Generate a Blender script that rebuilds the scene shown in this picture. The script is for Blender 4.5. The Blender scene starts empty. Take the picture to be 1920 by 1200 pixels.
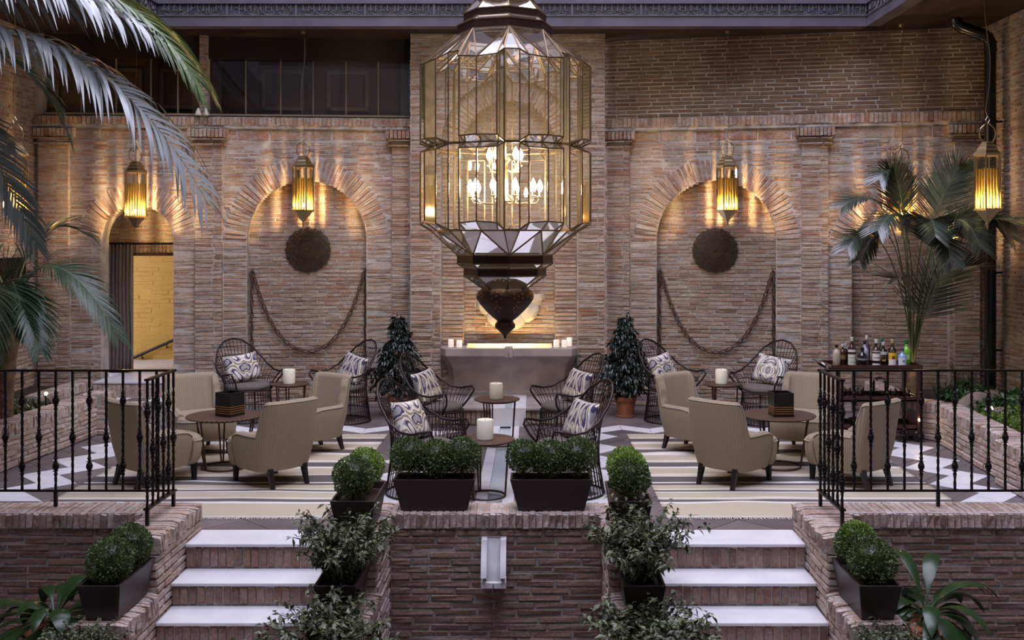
import bpy, bmesh, math, random
from mathutils import Vector, Matrix, Euler
PI = math.pi
rng = random.Random(11)
S = bpy.context.scene
COL = S.collection

# ------------------------------------------------------------------ camera, sky, exposure
cam_d = bpy.data.cameras.new('camera'); cam = bpy.data.objects.new('camera', cam_d); COL.objects.link(cam)
cam.location = (0, 0, 2.25); cam.rotation_euler = (PI/2, 0, 0)
cam_d.lens = 36; cam_d.sensor_width = 36; cam_d.shift_x = -40/1920; cam_d.shift_y = -150/1920; cam_d.clip_end = 200
S.camera = cam
w = bpy.data.worlds.new('dusk'); S.world = w; w.use_nodes = True
bg = w.node_tree.nodes['Background']; bg.inputs[0].default_value = (0.80, 0.79, 1.0, 1); bg.inputs[1].default_value = 8.0
S.view_settings.view_transform = 'Standard'; S.view_settings.look = 'None'; S.view_settings.gamma = 1
S.view_settings.use_curve_mapping = False; S.view_settings.exposure = 0.0
S.cycles.use_denoising = True
S.cycles.max_bounces = 8; S.cycles.transparent_max_bounces = 24; S.cycles.caustics_reflective = False
S.cycles.sample_clamp_indirect = 4.0
pl = bpy.data.lights.new('sky_portal', 'AREA'); pl.shape = 'RECTANGLE'; pl.size = 8.9; pl.size_y = 12.8
pl.cycles.is_portal = True
po = bpy.data.objects.new('sky_portal', pl); COL.objects.link(po); po.location = (-0.27, 6.5, 12.5)

# ------------------------------------------------------------------ materials
def N(nt, t, **kw):
    n = nt.nodes.new(t)
    for k, v in kw.items(): setattr(n, k, v)
    return n
def mat(name, col, rough=0.6, metal=0.0, var=0.0, scale=8.0, bump=0.0, bscale=60.0, spec=0.5, col2=None, tone=0.0, coord='Object', emit=None, trans=0.0, sheen=0.0, coat=0.0):
    """principled material: noise between col and col2 (or +-var), optional per-face tone, fine bump"""
    m = bpy.data.materials.new(name); m.use_nodes = True; nt = m.node_tree; L = nt.links.new
    b = nt.nodes['Principled BSDF']
    b.inputs['Roughness'].default_value = rough; b.inputs['Metallic'].default_value = metal
    b.inputs['Specular IOR Level'].default_value = spec
    if sheen: b.inputs['Sheen Weight'].default_value = sheen
    if coat: b.inputs['Coat Weight'].default_value = coat
    c = (*col, 1)
    if col2 is None and var: col2 = tuple(max(0, x*(1-var)) for x in col); c = tuple(min(1, x*(1+var*0.6)) for x in col) + (1,)
    tc = N(nt, 'ShaderNodeTexCoord')
    out = None
    if col2 is not None:
        nz = N(nt, 'ShaderNodeTexNoise'); nz.inputs['Scale'].default_value = scale; nz.inputs['Detail'].default_value = 4
        L(tc.outputs[coord], nz.inputs['Vector'])
        mp = N(nt, 'ShaderNodeMapRange'); mp.inputs[1].default_value = 0.35; mp.inputs[2].default_value = 0.65
        L(nz.outputs[0], mp.inputs[0])
        mx = N(nt, 'ShaderNodeMix', data_type='RGBA'); mx.inputs[6].default_value = c; mx.inputs[7].default_value = (*col2, 1)
        L(mp.outputs[0], mx.inputs[0]); out = mx.outputs[2]
    if tone:
        at_ = N(nt, 'ShaderNodeAttribute', attribute_name='tone')
        mr = N(nt, 'ShaderNodeMapRange'); mr.inputs[3].default_value = 1-tone; mr.inputs[4].default_value = 1+tone
        L(at_.outputs['Fac'], mr.inputs[0])
        hv = N(nt, 'ShaderNodeHueSaturation')
        if out is not None: L(out, hv.inputs['Color'])
        else: hv.inputs['Color'].default_value = c
        L(mr.outputs[0], hv.inputs['Value']); out = hv.outputs[0]
    if out is not None: L(out, b.inputs['Base Color'])
    else: b.inputs['Base Color'].default_value = c
    if bump:
        nb = N(nt, 'ShaderNodeTexNoise'); nb.inputs['Scale'].default_value = bscale; nb.inputs['Detail'].default_value = 3
        L(tc.outputs[coord], nb.inputs['Vector'])
        bm_ = N(nt, 'ShaderNodeBump'); bm_.inputs['Strength'].default_value = bump; bm_.inputs['Distance'].default_value = 0.01
        L(nb.outputs[0], bm_.inputs['Height']); L(bm_.outputs[0], b.inputs['Normal'])
    if emit:
        b.inputs['Emission Color'].default_value = (*emit[0], 1); b.inputs['Emission Strength'].default_value = emit[1]
    if trans:
        tr = N(nt, 'ShaderNodeBsdfTranslucent')
        if out is not None: L(out, tr.inputs[0])
        else: tr.inputs[0].default_value = c
        ms = N(nt, 'ShaderNodeMixShader'); ms.inputs[0].default_value = trans
        L(b.outputs[0], ms.inputs[1]); L(tr.outputs[0], ms.inputs[2]); L(ms.outputs[0], nt.nodes['Material Output'].inputs[0])
    return m

def ramp(nt, stops, interp='LINEAR'):
    r = N(nt, 'ShaderNodeValToRGB'); cr = r.color_ramp; cr.interpolation = interp
    while len(cr.elements) < len(stops): cr.elements.new(0.5)
    for e, (p, c) in zip(cr.elements, stops): e.position = p; e.color = (*c, 1)
    return r

def brick_material(name, stops, lime, lime_amt, dark=1.0):
    m = bpy.data.materials.new(name); m.use_nodes = True; nt = m.node_tree; L = nt.links.new
    b = nt.nodes['Principled BSDF']; b.inputs['Roughness'].default_value = 0.85; b.inputs['Specular IOR Level'].default_value = 0.25
    a = N(nt, 'ShaderNodeAttribute', attribute_name='tone'); oi = N(nt, 'ShaderNodeObjectInfo')
    ad = N(nt, 'ShaderNodeMath', operation='ADD'); L(a.outputs['Fac'], ad.inputs[0]); L(oi.outputs['Random'], ad.inputs[1])
    fr = N(nt, 'ShaderNodeMath', operation='FRACT'); L(ad.outputs[0], fr.inputs[0])
    r = ramp(nt, stops); L(fr.outputs[0], r.inputs[0])
    g = N(nt, 'ShaderNodeNewGeometry')
    n1 = N(nt, 'ShaderNodeTexNoise'); n1.inputs['Scale'].default_value = 7; n1.inputs['Detail'].default_value = 6; n1.inputs['Roughness'].default_value = 0.65
    mpg = N(nt, 'ShaderNodeMapping'); mpg.inputs['Scale'].default_value = (1, 1, 2.6)
    L(g.outputs['Position'], mpg.inputs[0]); L(mpg.outputs[0], n1.inputs['Vector'])
    mr = N(nt, 'ShaderNodeMapRange'); mr.inputs[1].default_value = 0.45; mr.inputs[2].default_value = 0.72; mr.inputs[4].default_value = lime_amt
    L(n1.outputs[0], mr.inputs[0])
    mx = N(nt, 'ShaderNodeMix', data_type='RGBA'); L(mr.outputs[0], mx.inputs[0]); L(r.outputs[0], mx.inputs[6]); mx.inputs[7].default_value = (*lime, 1)
    n2 = N(nt, 'ShaderNodeTexNoise'); n2.inputs['Scale'].default_value = 45; n2.inputs['Detail'].default_value = 4
    L(g.outputs['Position'], n2.inputs['Vector'])
    m2 = N(nt, 'ShaderNodeMapRange'); m2.inputs[1].default_value = 0.3; m2.inputs[2].default_value = 0.7; m2.inputs[3].default_value = 0.72*dark; m2.inputs[4].default_value = 1.18*dark
    L(n2.outputs[0], m2.inputs[0])
    hv = N(nt, 'ShaderNodeHueSaturation'); L(mx.outputs[2], hv.inputs['Color']); L(m2.outputs[0], hv.inputs['Value'])
    L(hv.outputs[0], b.inputs['Base Color'])
    bp = N(nt, 'ShaderNodeBump'); bp.inputs['Strength'].default_value = 0.7; bp.inputs['Distance'].default_value = 0.008
    L(n2.outputs[0], bp.inputs['Height']); L(bp.outputs[0], b.inputs['Normal'])
    return m

STOPS = [(0, (.30, .16, .10)), (.2, (.40, .26, .175)), (.4, (.31, .18, .125)), (.6, (.44, .32, .23)), (.8, (.36, .27, .21)), (1, (.25, .145, .105))]
STOPS_D = [(0, (.24, .135, .10)), (.25, (.30, .185, .135)), (.5, (.19, .115, .09)), (.75, (.33, .21, .155)), (1, (.25, .15, .125))]
STOPS_C = [(0, (.38, .25, .19)), (.25, (.47, .36, .30)), (.5, (.34, .23, .18)), (.75, (.49, .40, .345)), (1, (.39, .29, .245))]
M = {}
M['brick'] = brick_material('lime washed brick', STOPS, (.45, .43, .415), .88)
M['brick_dark'] = brick_material('dark damp brick', STOPS_D, (.36, .32, .31), .6)  # darker brown brick for the front walls and stair risers
M['brick_cap'] = brick_material('pale cap brick', STOPS_C, (.60, .555, .545), .85)
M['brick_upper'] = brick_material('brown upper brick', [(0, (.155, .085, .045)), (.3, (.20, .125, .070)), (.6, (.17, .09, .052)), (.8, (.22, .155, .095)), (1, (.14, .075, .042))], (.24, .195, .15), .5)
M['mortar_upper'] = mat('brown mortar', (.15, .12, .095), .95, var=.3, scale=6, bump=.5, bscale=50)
M['mortar'] = mat('lime mortar', (.43, .395, .37), .95, var=.3, scale=6, bump=.5, bscale=50)
M['mortar_dark'] = mat('damp mortar', (.33, .295, .285), .95, var=.35, scale=6, bump=.5, bscale=50)  # darker mortar for the front walls and floor bed
M['plaster'] = mat('plaster', (.38, .30, .24), .9, var=.15, scale=3)
M['well'] = mat('grey render', (.20, .19, .20), .9, var=.1, scale=2)
M['soffit'] = mat('dark brown soffit timber', (.035, .022, .017), .55, var=.3, scale=3)
M['beam'] = mat('violet grey painted steel', (.085, .078, .10), .5, var=.15, scale=4)
M['beam_relief'] = mat('relief grey paint', (.115, .106, .13), .5)
M['frieze_bg'] = mat('dark grey paint', (.03, .028, .037), .6)  # darker ground behind the raised script
M['dark_stone'] = mat('grey brown slate', (.165, .145, .142), .42, col2=(.12, .105, .105), scale=2.2, bump=.08, bscale=25, tone=.16)
M['marble'] = mat('white marble', (.80, .79, .80), .35, col2=(.70, .70, .73), scale=5, tone=.06)
M['marble_grey'] = mat('shade greyed veined marble', (.48, .48, .50), .25, col2=(.62, .62, .64), scale=9)  # spout chute greyed to paint in shade along its channel
M['basin_stone'] = mat('weathered grey limestone', (.37, .32, .30), .6, col2=(.25, .215, .205), scale=4, bump=.2, bscale=30)
M['iron'] = mat('black wrought iron', (.012, .010, .011), .38, .6)
M['bronze'] = mat('dark bronze', (.045, .025, .018), .42, .7)
M['rust'] = mat('rusty iron', (.13, .072, .05), .75, .2, col2=(.06, .035, .026), scale=30)
M['disc'] = mat('aged brown metal', (.055, .034, .022), .6, .5, var=.2, scale=20)
M['brass'] = mat('dull brass', (.42, .33, .20), .3, 1.0)
M['chrome'] = mat('chrome', (.7, .7, .7), .15, 1.0)
M['terracotta'] = mat('terracotta', (.42, .165, .085), .75, var=.2, scale=10)
M['trough'] = mat('dark brown resin', (.030, .0175, .017), .42, var=.12, scale=5)
M['soil'] = mat('soil', (.022, .014, .010), .95, col2=(.05, .03, .02), scale=60, bump=1, bscale=80)
M['box_leaf'] = mat('box leaf', (.085, .128, .040), .42, tone=.65, trans=.12)
M['box_light'] = mat('young box leaf', (.20, .30, .055), .45, tone=.5, trans=.2)
M['box_core'] = mat('shaded twigs', (.012, .017, .008), .9)
M['ficus_leaf'] = mat('ficus leaf', (.014, .024, .020), .30, tone=.6, spec=.55)
M['shrub_leaf'] = mat('shrub leaf', (.075, .090, .042), .40, tone=.65, trans=.12)
M['aspid_leaf'] = mat('broad strap leaf', (.035, .085, .022), .3, tone=.5, trans=.1)
M['palm_leaf'] = mat('palm leaflet', (.030, .054, .028), .40, tone=.45, spec=.4, trans=.12)
M['palm_front'] = mat('palm leaflet with painted sky sheen', (.30, .33, .33), .30, tone=.25, spec=.8, trans=.1)  # pale leaf colour has the sky sheen painted in
M['palm_far'] = mat('feather palm leaflet', (.045, .062, .045), .28, tone=.5, spec=.9, trans=.1)
M['palm_mid'] = mat('grey green palm leaflet', (.11, .14, .12), .3, tone=.4, spec=.8, trans=.1)
M['palm_green'] = mat('green palm leaflet', (.075, .12, .022), .35, tone=.4, spec=.6, trans=.25)
M['rachis'] = mat('palm rachis', (.10, .12, .05), .5)
M['trunk'] = mat('palm trunk', (.16, .105, .06), .85, col2=(.07, .045, .03), scale=14, bump=1, bscale=25)
M['moss'] = mat('ground cover leaf', (.10, .17, .02), .6, tone=.5, trans=.15)
M['rock'] = mat('garden rock', (.24, .19, .15), .9, col2=(.12, .095, .08), scale=5, bump=1, bscale=14)
M['leg_wood'] = mat('ebonised wood', (.013, .010, .010), .35)
M['mahogany'] = mat('dark mahogany', (.045, .014, .012), .3, var=.25, scale=6, coat=.3)
M['cushion'] = mat('taupe canvas', (.125, .110, .095), .9, var=.12, scale=40, bump=.2, bscale=250)
M['wax'] = mat('cream wax', (.80, .78, .62), .5)
M['wax_lit'] = mat('glowing wax', (.8, .74, .66), .5, emit=((1, .82, .66), .35))
M['black'] = mat('black lacquer', (.008, .006, .006), .3)
M['gold'] = mat('copper gold strip', (.65, .30, .09), .35, .8)
M['shell'] = mat('carved pale stone', (.46, .42, .35), .7, var=.2, scale=12)
M['curtain'] = mat('taupe curtain', (.150, .118, .105), .85, var=.1, scale=20, sheen=.2)
M['yellow_wall'] = mat('ochre painted brick', (.52, .32, .06), .7, var=.12, scale=3)
M['dark_room'] = mat('dim room', (.13, .10, .08), .9)
M['window_frame'] = mat('window bar', (.20, .155, .11), .5)
M['valance'] = mat('black brown blind', (.012, .008, .007), .8)
M['drain'] = mat('black pipe', (.006, .006, .008), .22)
M['white_metal'] = mat('white lamp metal', (.6, .56, .48), .4)
M['water'] = mat('water', (.55, .62, .65), .06, spec=.8)

def emission(name, col, s):
    m = bpy.data.materials.new(name); m.use_nodes = True; nt = m.node_tree
    nt.nodes.remove(nt.nodes['Principled BSDF']); e = N(nt, 'ShaderNodeEmission')
    e.inputs[0].default_value = (*col, 1); e.inputs[1].default_value = s
    nt.links.new(e.outputs[0], nt.nodes['Material Output'].inputs[0]); return m
WARM = (1.0, .70, .34)
M['bulb_big'] = emission('chandelier bulb', (1, .78, .48), 260)
M['bulb'] = emission('lantern bulb', WARM, 11000)
M['bulb_room'] = emission('corridor lamp', (1, .70, .30), 36)
M['bulb_entry'] = emission('entry lamp', (1, .70, .28), 330)
M['bulb_spot'] = emission('garden spot', (1, .72, .36), 160)
M['bulb_basin'] = emission('basin light', (1, .68, .30), 170)

def thin_glass(name, tint, ior=1.5, gl=1.0, haze=0.0, hazecol=(1, 1, 1)):
    m = bpy.data.materials.new(name); m.use_nodes = True; nt = m.node_tree; L = nt.links.new
    nt.nodes.remove(nt.nodes['Principled BSDF'])
    t = N(nt, 'ShaderNodeBsdfTransparent'); t.inputs[0].default_value = (*tint, 1)
    g = N(nt, 'ShaderNodeBsdfGlossy'); g.inputs['Roughness'].default_value = 0.03; g.inputs[0].default_value = (gl, gl, gl, 1)
    f = N(nt, 'ShaderNodeFresnel'); f.inputs[0].default_value = ior
    ms = N(nt, 'ShaderNodeMixShader'); L(f.outputs[0], ms.inputs[0]); L(t.outputs[0], ms.inputs[1]); L(g.outputs[0], ms.inputs[2])
    last = ms
    if haze:
        d = N(nt, 'ShaderNodeBsdfTranslucent'); d.inputs[0].default_value = (*hazecol, 1)
        m2 = N(nt, 'ShaderNodeMixShader'); m2.inputs[0].default_value = haze
        L(ms.outputs[0], m2.inputs[1]); L(d.outputs[0], m2.inputs[2]); last = m2
    L(last.outputs[0], nt.nodes['Material Output'].inputs[0]); return m
M['glass'] = thin_glass('chandelier glass', (.985, .98, .97), 1.28, 1.0, .024, (1, .88, .66))
M['glass_cone'] = thin_glass('faceted cone glass', (.97, .965, .96), 1.75, 1.0, .012, (1, .9, .8))
M['came'] = mat('brassy glazing bar', (.24, .165, .095), .33, .9)
M['clear'] = thin_glass('clear glass', (.95, .95, .95))
M['window_glass'] = thin_glass('window glass', (.80, .77, .74), 1.6)
M['amber'] = thin_glass('amber glass rod', (.50, .38, .17), 1.4, .8, .24, (1, .86, .50))
M['lantern_glass'] = thin_glass('lantern pane', (.95, .90, .80), 1.5)

# ------------------------------------------------------------------ mesh helpers
class MB:
    def __init__(s): s.v = []; s.f = []; s.tone = None; s.t = []; s.arc = None
    def add(s, verts, faces, tone=0.0, mtx=None):
        o = len(s.v)
        s.v += [tuple(mtx @ Vector(p)) for p in verts] if mtx is not None else [tuple(p) for p in verts]
        for f in faces: s.f.append(tuple(i+o for i in f)); s.t.append(tone)
        return s
    def box(s, x0, x1, y0, y1, z0, z1, mtx=None, tone=0.0):
        v = [(x0, y0, z0), (x1, y0, z0), (x1, y1, z0), (x0, y1, z0), (x0, y0, z1), (x1, y0, z1), (x1, y1, z1), (x0, y1, z1)]
        return s.add(v, [(3, 2, 1, 0), (4, 5, 6, 7), (0, 1, 5, 4), (1, 2, 6, 5), (2, 3, 7, 6), (3, 0, 4, 7)], tone, mtx)
    def frustum(s, b, t, z0, z1, mtx=None):
        """b,t = (x0,x1,y0,y1) rectangles"""
        v = [(b[0], b[2], z0), (b[1], b[2], z0), (b[1], b[3], z0), (b[0], b[3], z0), (t[0], t[2], z1), (t[1], t[2], z1), (t[1], t[3], z1), (t[0], t[3], z1)]
        return s.add(v, [(3, 2, 1, 0), (4, 5, 6, 7), (0, 1, 5, 4), (1, 2, 6, 5), (2, 3, 7, 6), (3, 0, 4, 7)], 0.0, mtx)
    def bar(s, a, b, w_, h_=None):
        a = Vector(a); b = Vector(b); d = (b-a); L = d.length
        if L < 1e-6: return s
        q = d.to_track_quat('Z', 'Y').to_matrix().to_4x4(); h_ = h_ or w_
        return s.box(-w_/2, w_/2, -h_/2, h_/2, 0, L, Matrix.Translation(a) @ q)
    def lathe(s, prof, n=16, mtx=None, a0=0.0, cap=True):
        v = []; f = []
        for r, z in prof:
            for k in range(n):
                t = a0+2*PI*k/n; v.append((r*math.cos(t), r*math.sin(t), z))
        for i in range(len(prof)-1):
            for k in range(n):
                k2 = (k+1) % n; f.append((i*n+k, i*n+k2, (i+1)*n+k2, (i+1)*n+k))
        if cap:
            f.append(tuple(reversed(range(n)))); f.append(tuple((len(prof)-1)*n+k for k in range(n)))
        return s.add(v, f, 0.0, mtx)
    def tube(s, pts, r, n=6, closed=False, cap=True):
        pts = [Vector(p) for p in pts]; m = len(pts); v = []; f = []
        rr = r if callable(r) else (lambda t: r)
        prev = None
        for i in range(m):
            if closed: d = pts[(i+1) % m]-pts[i-1]
            else: d = pts[min(i+1, m-1)]-pts[max(i-1, 0)]
            if d.length < 1e-9: d = Vector((0, 0, 1))
            d.normalize()
            if prev is None:
                up = Vector((0, 0, 1)) if abs(d.z) < .9 else Vector((1, 0, 0)); a = d.cross(up).normalized()
            else:
                a = prev - d*prev.dot(d)
                a = a.normalized() if a.length > 1e-6 else d.orthogonal().normalized()
            prev = a; b = d.cross(a)
            R_ = rr(i/(m-1) if m > 1 else 0)
            for k in range(n):
                t = 2*PI*k/n; v.append(pts[i]+(a*math.cos(t)+b*math.sin(t))*R_)
        for i in range(m if closed else m-1):
            j = (i+1) % m
            for k in range(n):
                k2 = (k+1) % n; f.append((i*n+k, i*n+k2, j*n+k2, j*n+k))
        if cap and not closed:
            f.append(tuple(reversed(range(n)))); f.append(tuple((m-1)*n+k for k in range(n)))
        return s.add(v, f)
    def mesh(s, name, m, smooth=None, tones=False):
        me = bpy.data.meshes.new(name); me.from_pydata(s.v, [], s.f)
        if tones:
            a = me.attributes.new('tone', 'FLOAT', 'FACE'); a.data.foreach_set('value', s.t)
        if s.arc:
            a = me.attributes.new('arc', 'FLOAT', 'POINT'); a.data.foreach_set('value', s.arc)
        me.materials.append(m)
        if smooth is not None:
            me.polygons.foreach_set('use_smooth', [True]*len(me.polygons))
            if smooth < 180: me.set_sharp_from_angle(angle=math.radians(smooth))
        me.update(); return me
    def build(s, name, m, parent=None, smooth=None, tones=False, kind=None, loc=None):
        return link(name, s.mesh(name, m, smooth, tones), parent, kind, loc)

def link(name, me, parent=None, kind=None, loc=None, mtx=None):
    o = bpy.data.objects.new(name, me); COL.objects.link(o)
    if parent is not None: o.parent = parent
    if kind: o['kind'] = kind
    if loc is not None: o.location = loc
    if mtx is not None: o.matrix_basis = mtx
    return o
def thing(name, label, cat, loc=(0, 0, 0), rz=0.0, group=None):
    o = bpy.data.objects.new(name, None); COL.objects.link(o); o.location = loc; o.rotation_euler = (0, 0, rz)
    o.empty_display_size = .1
    return tag(o, label, cat, group)
def tag(o, label, cat, group=None):
    o['label'] = label; o['category'] = cat
    if group: o['group'] = group
    return o
def kids(o): return [c for c in bpy.data.objects if c.parent is o]
def dup(src, loc, rz, label, tree=None):
    """copy of a thing with copies of its parts and sub-parts"""
    r = src.copy(); COL.objects.link(r); r.location = loc; r.rotation_euler = (0, 0, rz); r['label'] = label
    for ch in (tree or kids(src)):
        c = ch.copy(); COL.objects.link(c); c.parent = r
        for g in kids(ch):
            d = g.copy(); COL.objects.link(d); d.parent = c
    return r
def face_dir(frm, to):
    """z rotation that turns local +Y from FRM towards TO"""
    return math.atan2(to[1]-frm[1], to[0]-frm[0]) - PI/2

# ------------------------------------------------------------------ bricks
def unit_brick(seed):
    r = random.Random(seed); j = lambda a: r.uniform(-a, a)
    v = []
    for y, ins, jt in ((1, 0, 0), (.18, 0, .02), (0, .055, .045)):
        for sx, sz in ((-1, -1), (1, -1), (1, 1), (-1, 1)):
            v.append((sx*(.5-ins*.35+j(jt*.35)), y+(j(.05) if y < .1 else 0), sz*(.5-ins*1.9+j(jt))))
    f = []
    for i in (0, 4):
        for k in range(4):
            k2 = (k+1) % 4; f.append((i+k2, i+k, i+4+k, i+4+k2))
    f.append((8, 9, 10, 11))
    return v, f
UB = [unit_brick(s) for s in range(12)]
_ub_mesh = {}
def brick_mesh(i, m):
    k = (i, m.name)
    if k not in _ub_mesh:
        _ub_mesh[k] = MB().add(*UB[i]).mesh('brick', m, None)
    return _ub_mesh[k]
def bmx(o, u, n, z, ln, h, dp):
    """matrix of a brick: front face centre O, along U, outward normal N, up Z"""
    return Matrix(((u[0]*ln, -n[0]*dp, z[0]*h, o[0]), (u[1]*ln, -n[1]*dp, z[1]*h, o[1]), (u[2]*ln, -n[2]*dp, z[2]*h, o[2]), (0, 0, 0, 1)))
def emit(parent, specs, m, n_parts=300, part='brick'):
    """the bricks that show largest become parts, the rest one stuff part"""
    def area(sp):
        p = sp[0].translation; d = max(p.y, 2.0)
        px = 1000+1920*p.x/d; py = 450-1920*(p.z-2.25)/d
        vis = 1.0 if -30 < px < 1950 and -30 < py < 1230 else .001
        return -vis*sp[1]/(d*d)
    specs = sorted(specs, key=area)
    r = random.Random(len(specs))
    for mx, _ in specs[:n_parts]:
        link(part, brick_mesh(r.randrange(12), m), parent, mtx=mx)
    rest = specs[n_parts:]
    if rest:
        b = MB()
        for mx, _ in rest: b.add(*UB[r.randrange(12)], r.random(), mx)
        b.build(part + 'work', m, parent, tones=True, kind='stuff')
class Face:
    """a vertical masonry face: origin O (front plane), direction U; collects bricks and mortar"""
    def __init__(s, o, u, proud=.005):
        s.o = Vector((o[0], o[1], 0)); s.u = Vector((u[0], u[1], 0)).normalized(); s.n = s.u.cross(Vector((0, 0, 1))); s.specs = []; s.proud = proud
    def P(s, u, z, d=0.0): return s.o + s.u*u + Vector((0, 0, z)) - s.n*d
    def brick(s, u, z, ln, h, dp=.14, d=0.0, rot=0.0):
        c, sn = math.cos(rot), math.sin(rot); Z = Vector((0, 0, 1))
        uu = s.u*c + Z*sn; zz = -s.u*sn + Z*c
        pr = s.proud + rng.uniform(-.004, .005)
        s.specs.append((bmx(s.P(u, z, d-pr), uu, s.n, zz, ln, h, dp), ln*h))
    def courses(s, z0, z1, ivals, pitch=.054, bl=.30, joint=.012, dp=.14, d=0.0, stretch=.10):
        """rows of bricks between z0 and z1; ivals(z) -> [(u0,u1)]"""
        nrow = max(1, round((z1-z0)/pitch)); p = (z1-z0)/nrow
        for k in range(nrow):
            z = z0+(k+.5)*p
            for (a, b) in ivals(z):
                u = a; first = True
                while u < b-.02:
                    ln = bl*rng.uniform(1-stretch, 1+stretch)
                    if first: ln *= (.5 if k % 2 else 1.0) if b-a > .5 else 1.0; first = False
                    if b-(u+ln) < .08: ln = b-u
                    e = min(u+ln, b)
                    s.brick((u+e)/2, z+rng.uniform(-.002, .002), e-u-joint, p-joint*rng.uniform(.8, 1.3), dp, d, rng.uniform(-.006, .006))
                    u = e
    def soldiers(s, u0, u1, z0, z1, pitch=.052, joint=.009, dp=.14, d=0.0):
        n_ = max(1, round((u1-u0)/pitch)); p = (u1-u0)/n_
        for k in range(n_):
            s.brick(u0+(k+.5)*p, (z0+z1)/2+rng.uniform(-.003, .003), p-joint*rng.uniform(.7, 1.3), z1-z0-.004+rng.uniform(-.006, .004), dp, d, rng.uniform(-.01, .01))
    def arch(s, uc, zc, ri, ro, a0=0.0, a1=PI, pitch=.060, dp=.16, d=0.0):
        n_ = round((a1-a0)*(ri+ro)/2/pitch)
        for k in range(n_):
            t = a0+(k+.5)*(a1-a0)/n_; rm = (ri+ro)/2
            wd = (a1-a0)/n_*rm-.012
            s.brick(uc+rm*math.cos(t), zc+rm*math.sin(t), ro-ri-.006+rng.uniform(-.02, .01), wd, dp, d, t)
    def mortar(s, b, u0, u1, z0, z1, d0=0.0, d1=.3):
        p = [s.P(u0, z0, d0), s.P(u1, z0, d0), s.P(u1, z0, d1), s.P(u0, z0, d1)]
        q = [v+Vector((0, 0, z1-z0)) for v in p]
        b.add(p+q, [(3, 2, 1, 0), (4, 5, 6, 7), (0, 1, 5, 4), (1, 2, 6, 5), (2, 3, 7, 6), (3, 0, 4, 7)])
    def mortar_rows(s, b, z0, z1, ivals, step=.027, d0=0.0, d1=.3):
        nrow = round((z1-z0)/step); p = (z1-z0)/nrow; cur = None; st = z0
        for k in range(nrow+1):
            iv = ivals(z0+(k+.5)*p) if k < nrow else None
            key = None if iv is None else [(round(a, 3), round(c, 3)) for a, c in iv]
            if key != cur:
                if cur is not None:
                    for a, c in cur: s.mortar(b, a, c, st, z0+k*p, d0, d1)
                cur = key; st = z0+k*p
def cut(iv, a, b):
    out = []
    for x0, x1 in iv:
        if b <= x0 or a >= x1: out.append((x0, x1)); continue
        if a > x0: out.append((x0, a))
        if b < x1: out.append((b, x1))
    return [(p, q) for p, q in out if q-p > .015]
def half(z, zc, r):
    """half width of an arched opening at height z (round above zc)"""
    if z <= zc: return r
    d = r*r-(z-zc)**2
    return math.sqrt(d) if d > 0 else 0.0
# ------------------------------------------------------------------ the courtyard: walls
def struct(name, b, m, smooth=None):
    o = b.build(name, m, None, smooth); o['kind'] = 'structure'; return o
_tn = [0]
def trim(b, m, smooth=None):
    _tn[0] += 1
    return struct('trim_%d' % _tn[0], b, m, smooth)

LW = Face((-6.6, 13.457), (1, .08)); uL = lambda x: (x+6.6)*1.0032
RW = Face((.85, 14.05), (1, -.2)); uR = lambda x: (x-.85)*1.0198
SOF = 4.97
DOOR = (uL(-5.245), 2.246, .464); NICHE_L = (uL(-3.038), 2.257, .790)
NICHE_R = (uR(2.444), 2.257, .788); NICHE_S = (uR(4.753), 2.08, .602)
END_L, END_R = uL(-1.6), uR(5.80)

def pilaster(F, u0, u1, z1=3.50, cap=(.045, .03)):
    b = MB(); F.mortar(b, u0+.01, u1-.01, 0, z1+.20, -.055, .05)
    P = Face(F.o, F.u); P.o = F.o.copy()
    P.courses(0, z1, lambda z: [(u0, u1)], bl=.24, dp=.10, d=-.06)
    a, c = cap
    P.courses(z1, z1+.035, lambda z: [(u0-a, u1+a)], pitch=.035, bl=.3, dp=.16, d=-.11)
    P.courses(z1+.035, z1+.07, lambda z: [(u0-.01, u1+.01)], pitch=.035, bl=.3, dp=.12, d=-.07)
    P.courses(z1+.07, z1+.10, lambda z: [(u0-a, u1+a)], pitch=.03, bl=.3, dp=.18, d=-.13)
    P.soldiers(u0-a-c, u1+a+c, z1+.10, z1+.225, dp=.2, d=-.15)
    o = trim(b, M['mortar']); emit(o, P.specs, M['brick'])
def arch_trim(F, n, th=.30, a=0.0):
    A = Face(F.o, F.u); A.o = F.o.copy(); A.arch(n[0], n[1], n[2], n[2]+th, 0, PI, pitch=.062, dp=.17, d=-.004)
    b = MB()
    K = 28
    for k in range(K):
        t0, t1 = PI*k/K, PI*(k+1)/K; r0, r1 = n[2]+.008, n[2]+th
        vs = [F.P(n[0]+r*math.cos(t), n[1]+r*math.sin(t), d) for d in (.006, .2) for (r, t) in ((r0, t0), (r1, t0), (r1, t1), (r0, t1))]
        b.add(vs, [(0, 1, 2, 3), (7, 6, 5, 4), (0, 3, 7, 4), (1, 5, 6, 2)])
    o = trim(b, M['mortar']); emit(o, A.specs, M['brick'])
def niche_back(F, n, name, d=.15):
    A = Face(F.o, F.u); A.o = F.o.copy()
    iv = lambda z: [(n[0]-half(z, n[1], n[2])-.02, n[0]+half(z, n[1], n[2])+.02)] if half(z, n[1], n[2]) > .03 else []
    A.courses(0, n[1]+n[2], iv, dp=.08, d=d)
    b = MB(); A.mortar(b, n[0]-n[2]-.03, n[0]+n[2]+.03, 0, n[1]+n[2]+.05, d+.006, d+.14)
    o = struct(name, b, M['mortar']); emit(o, A.specs, M['brick'])

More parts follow.
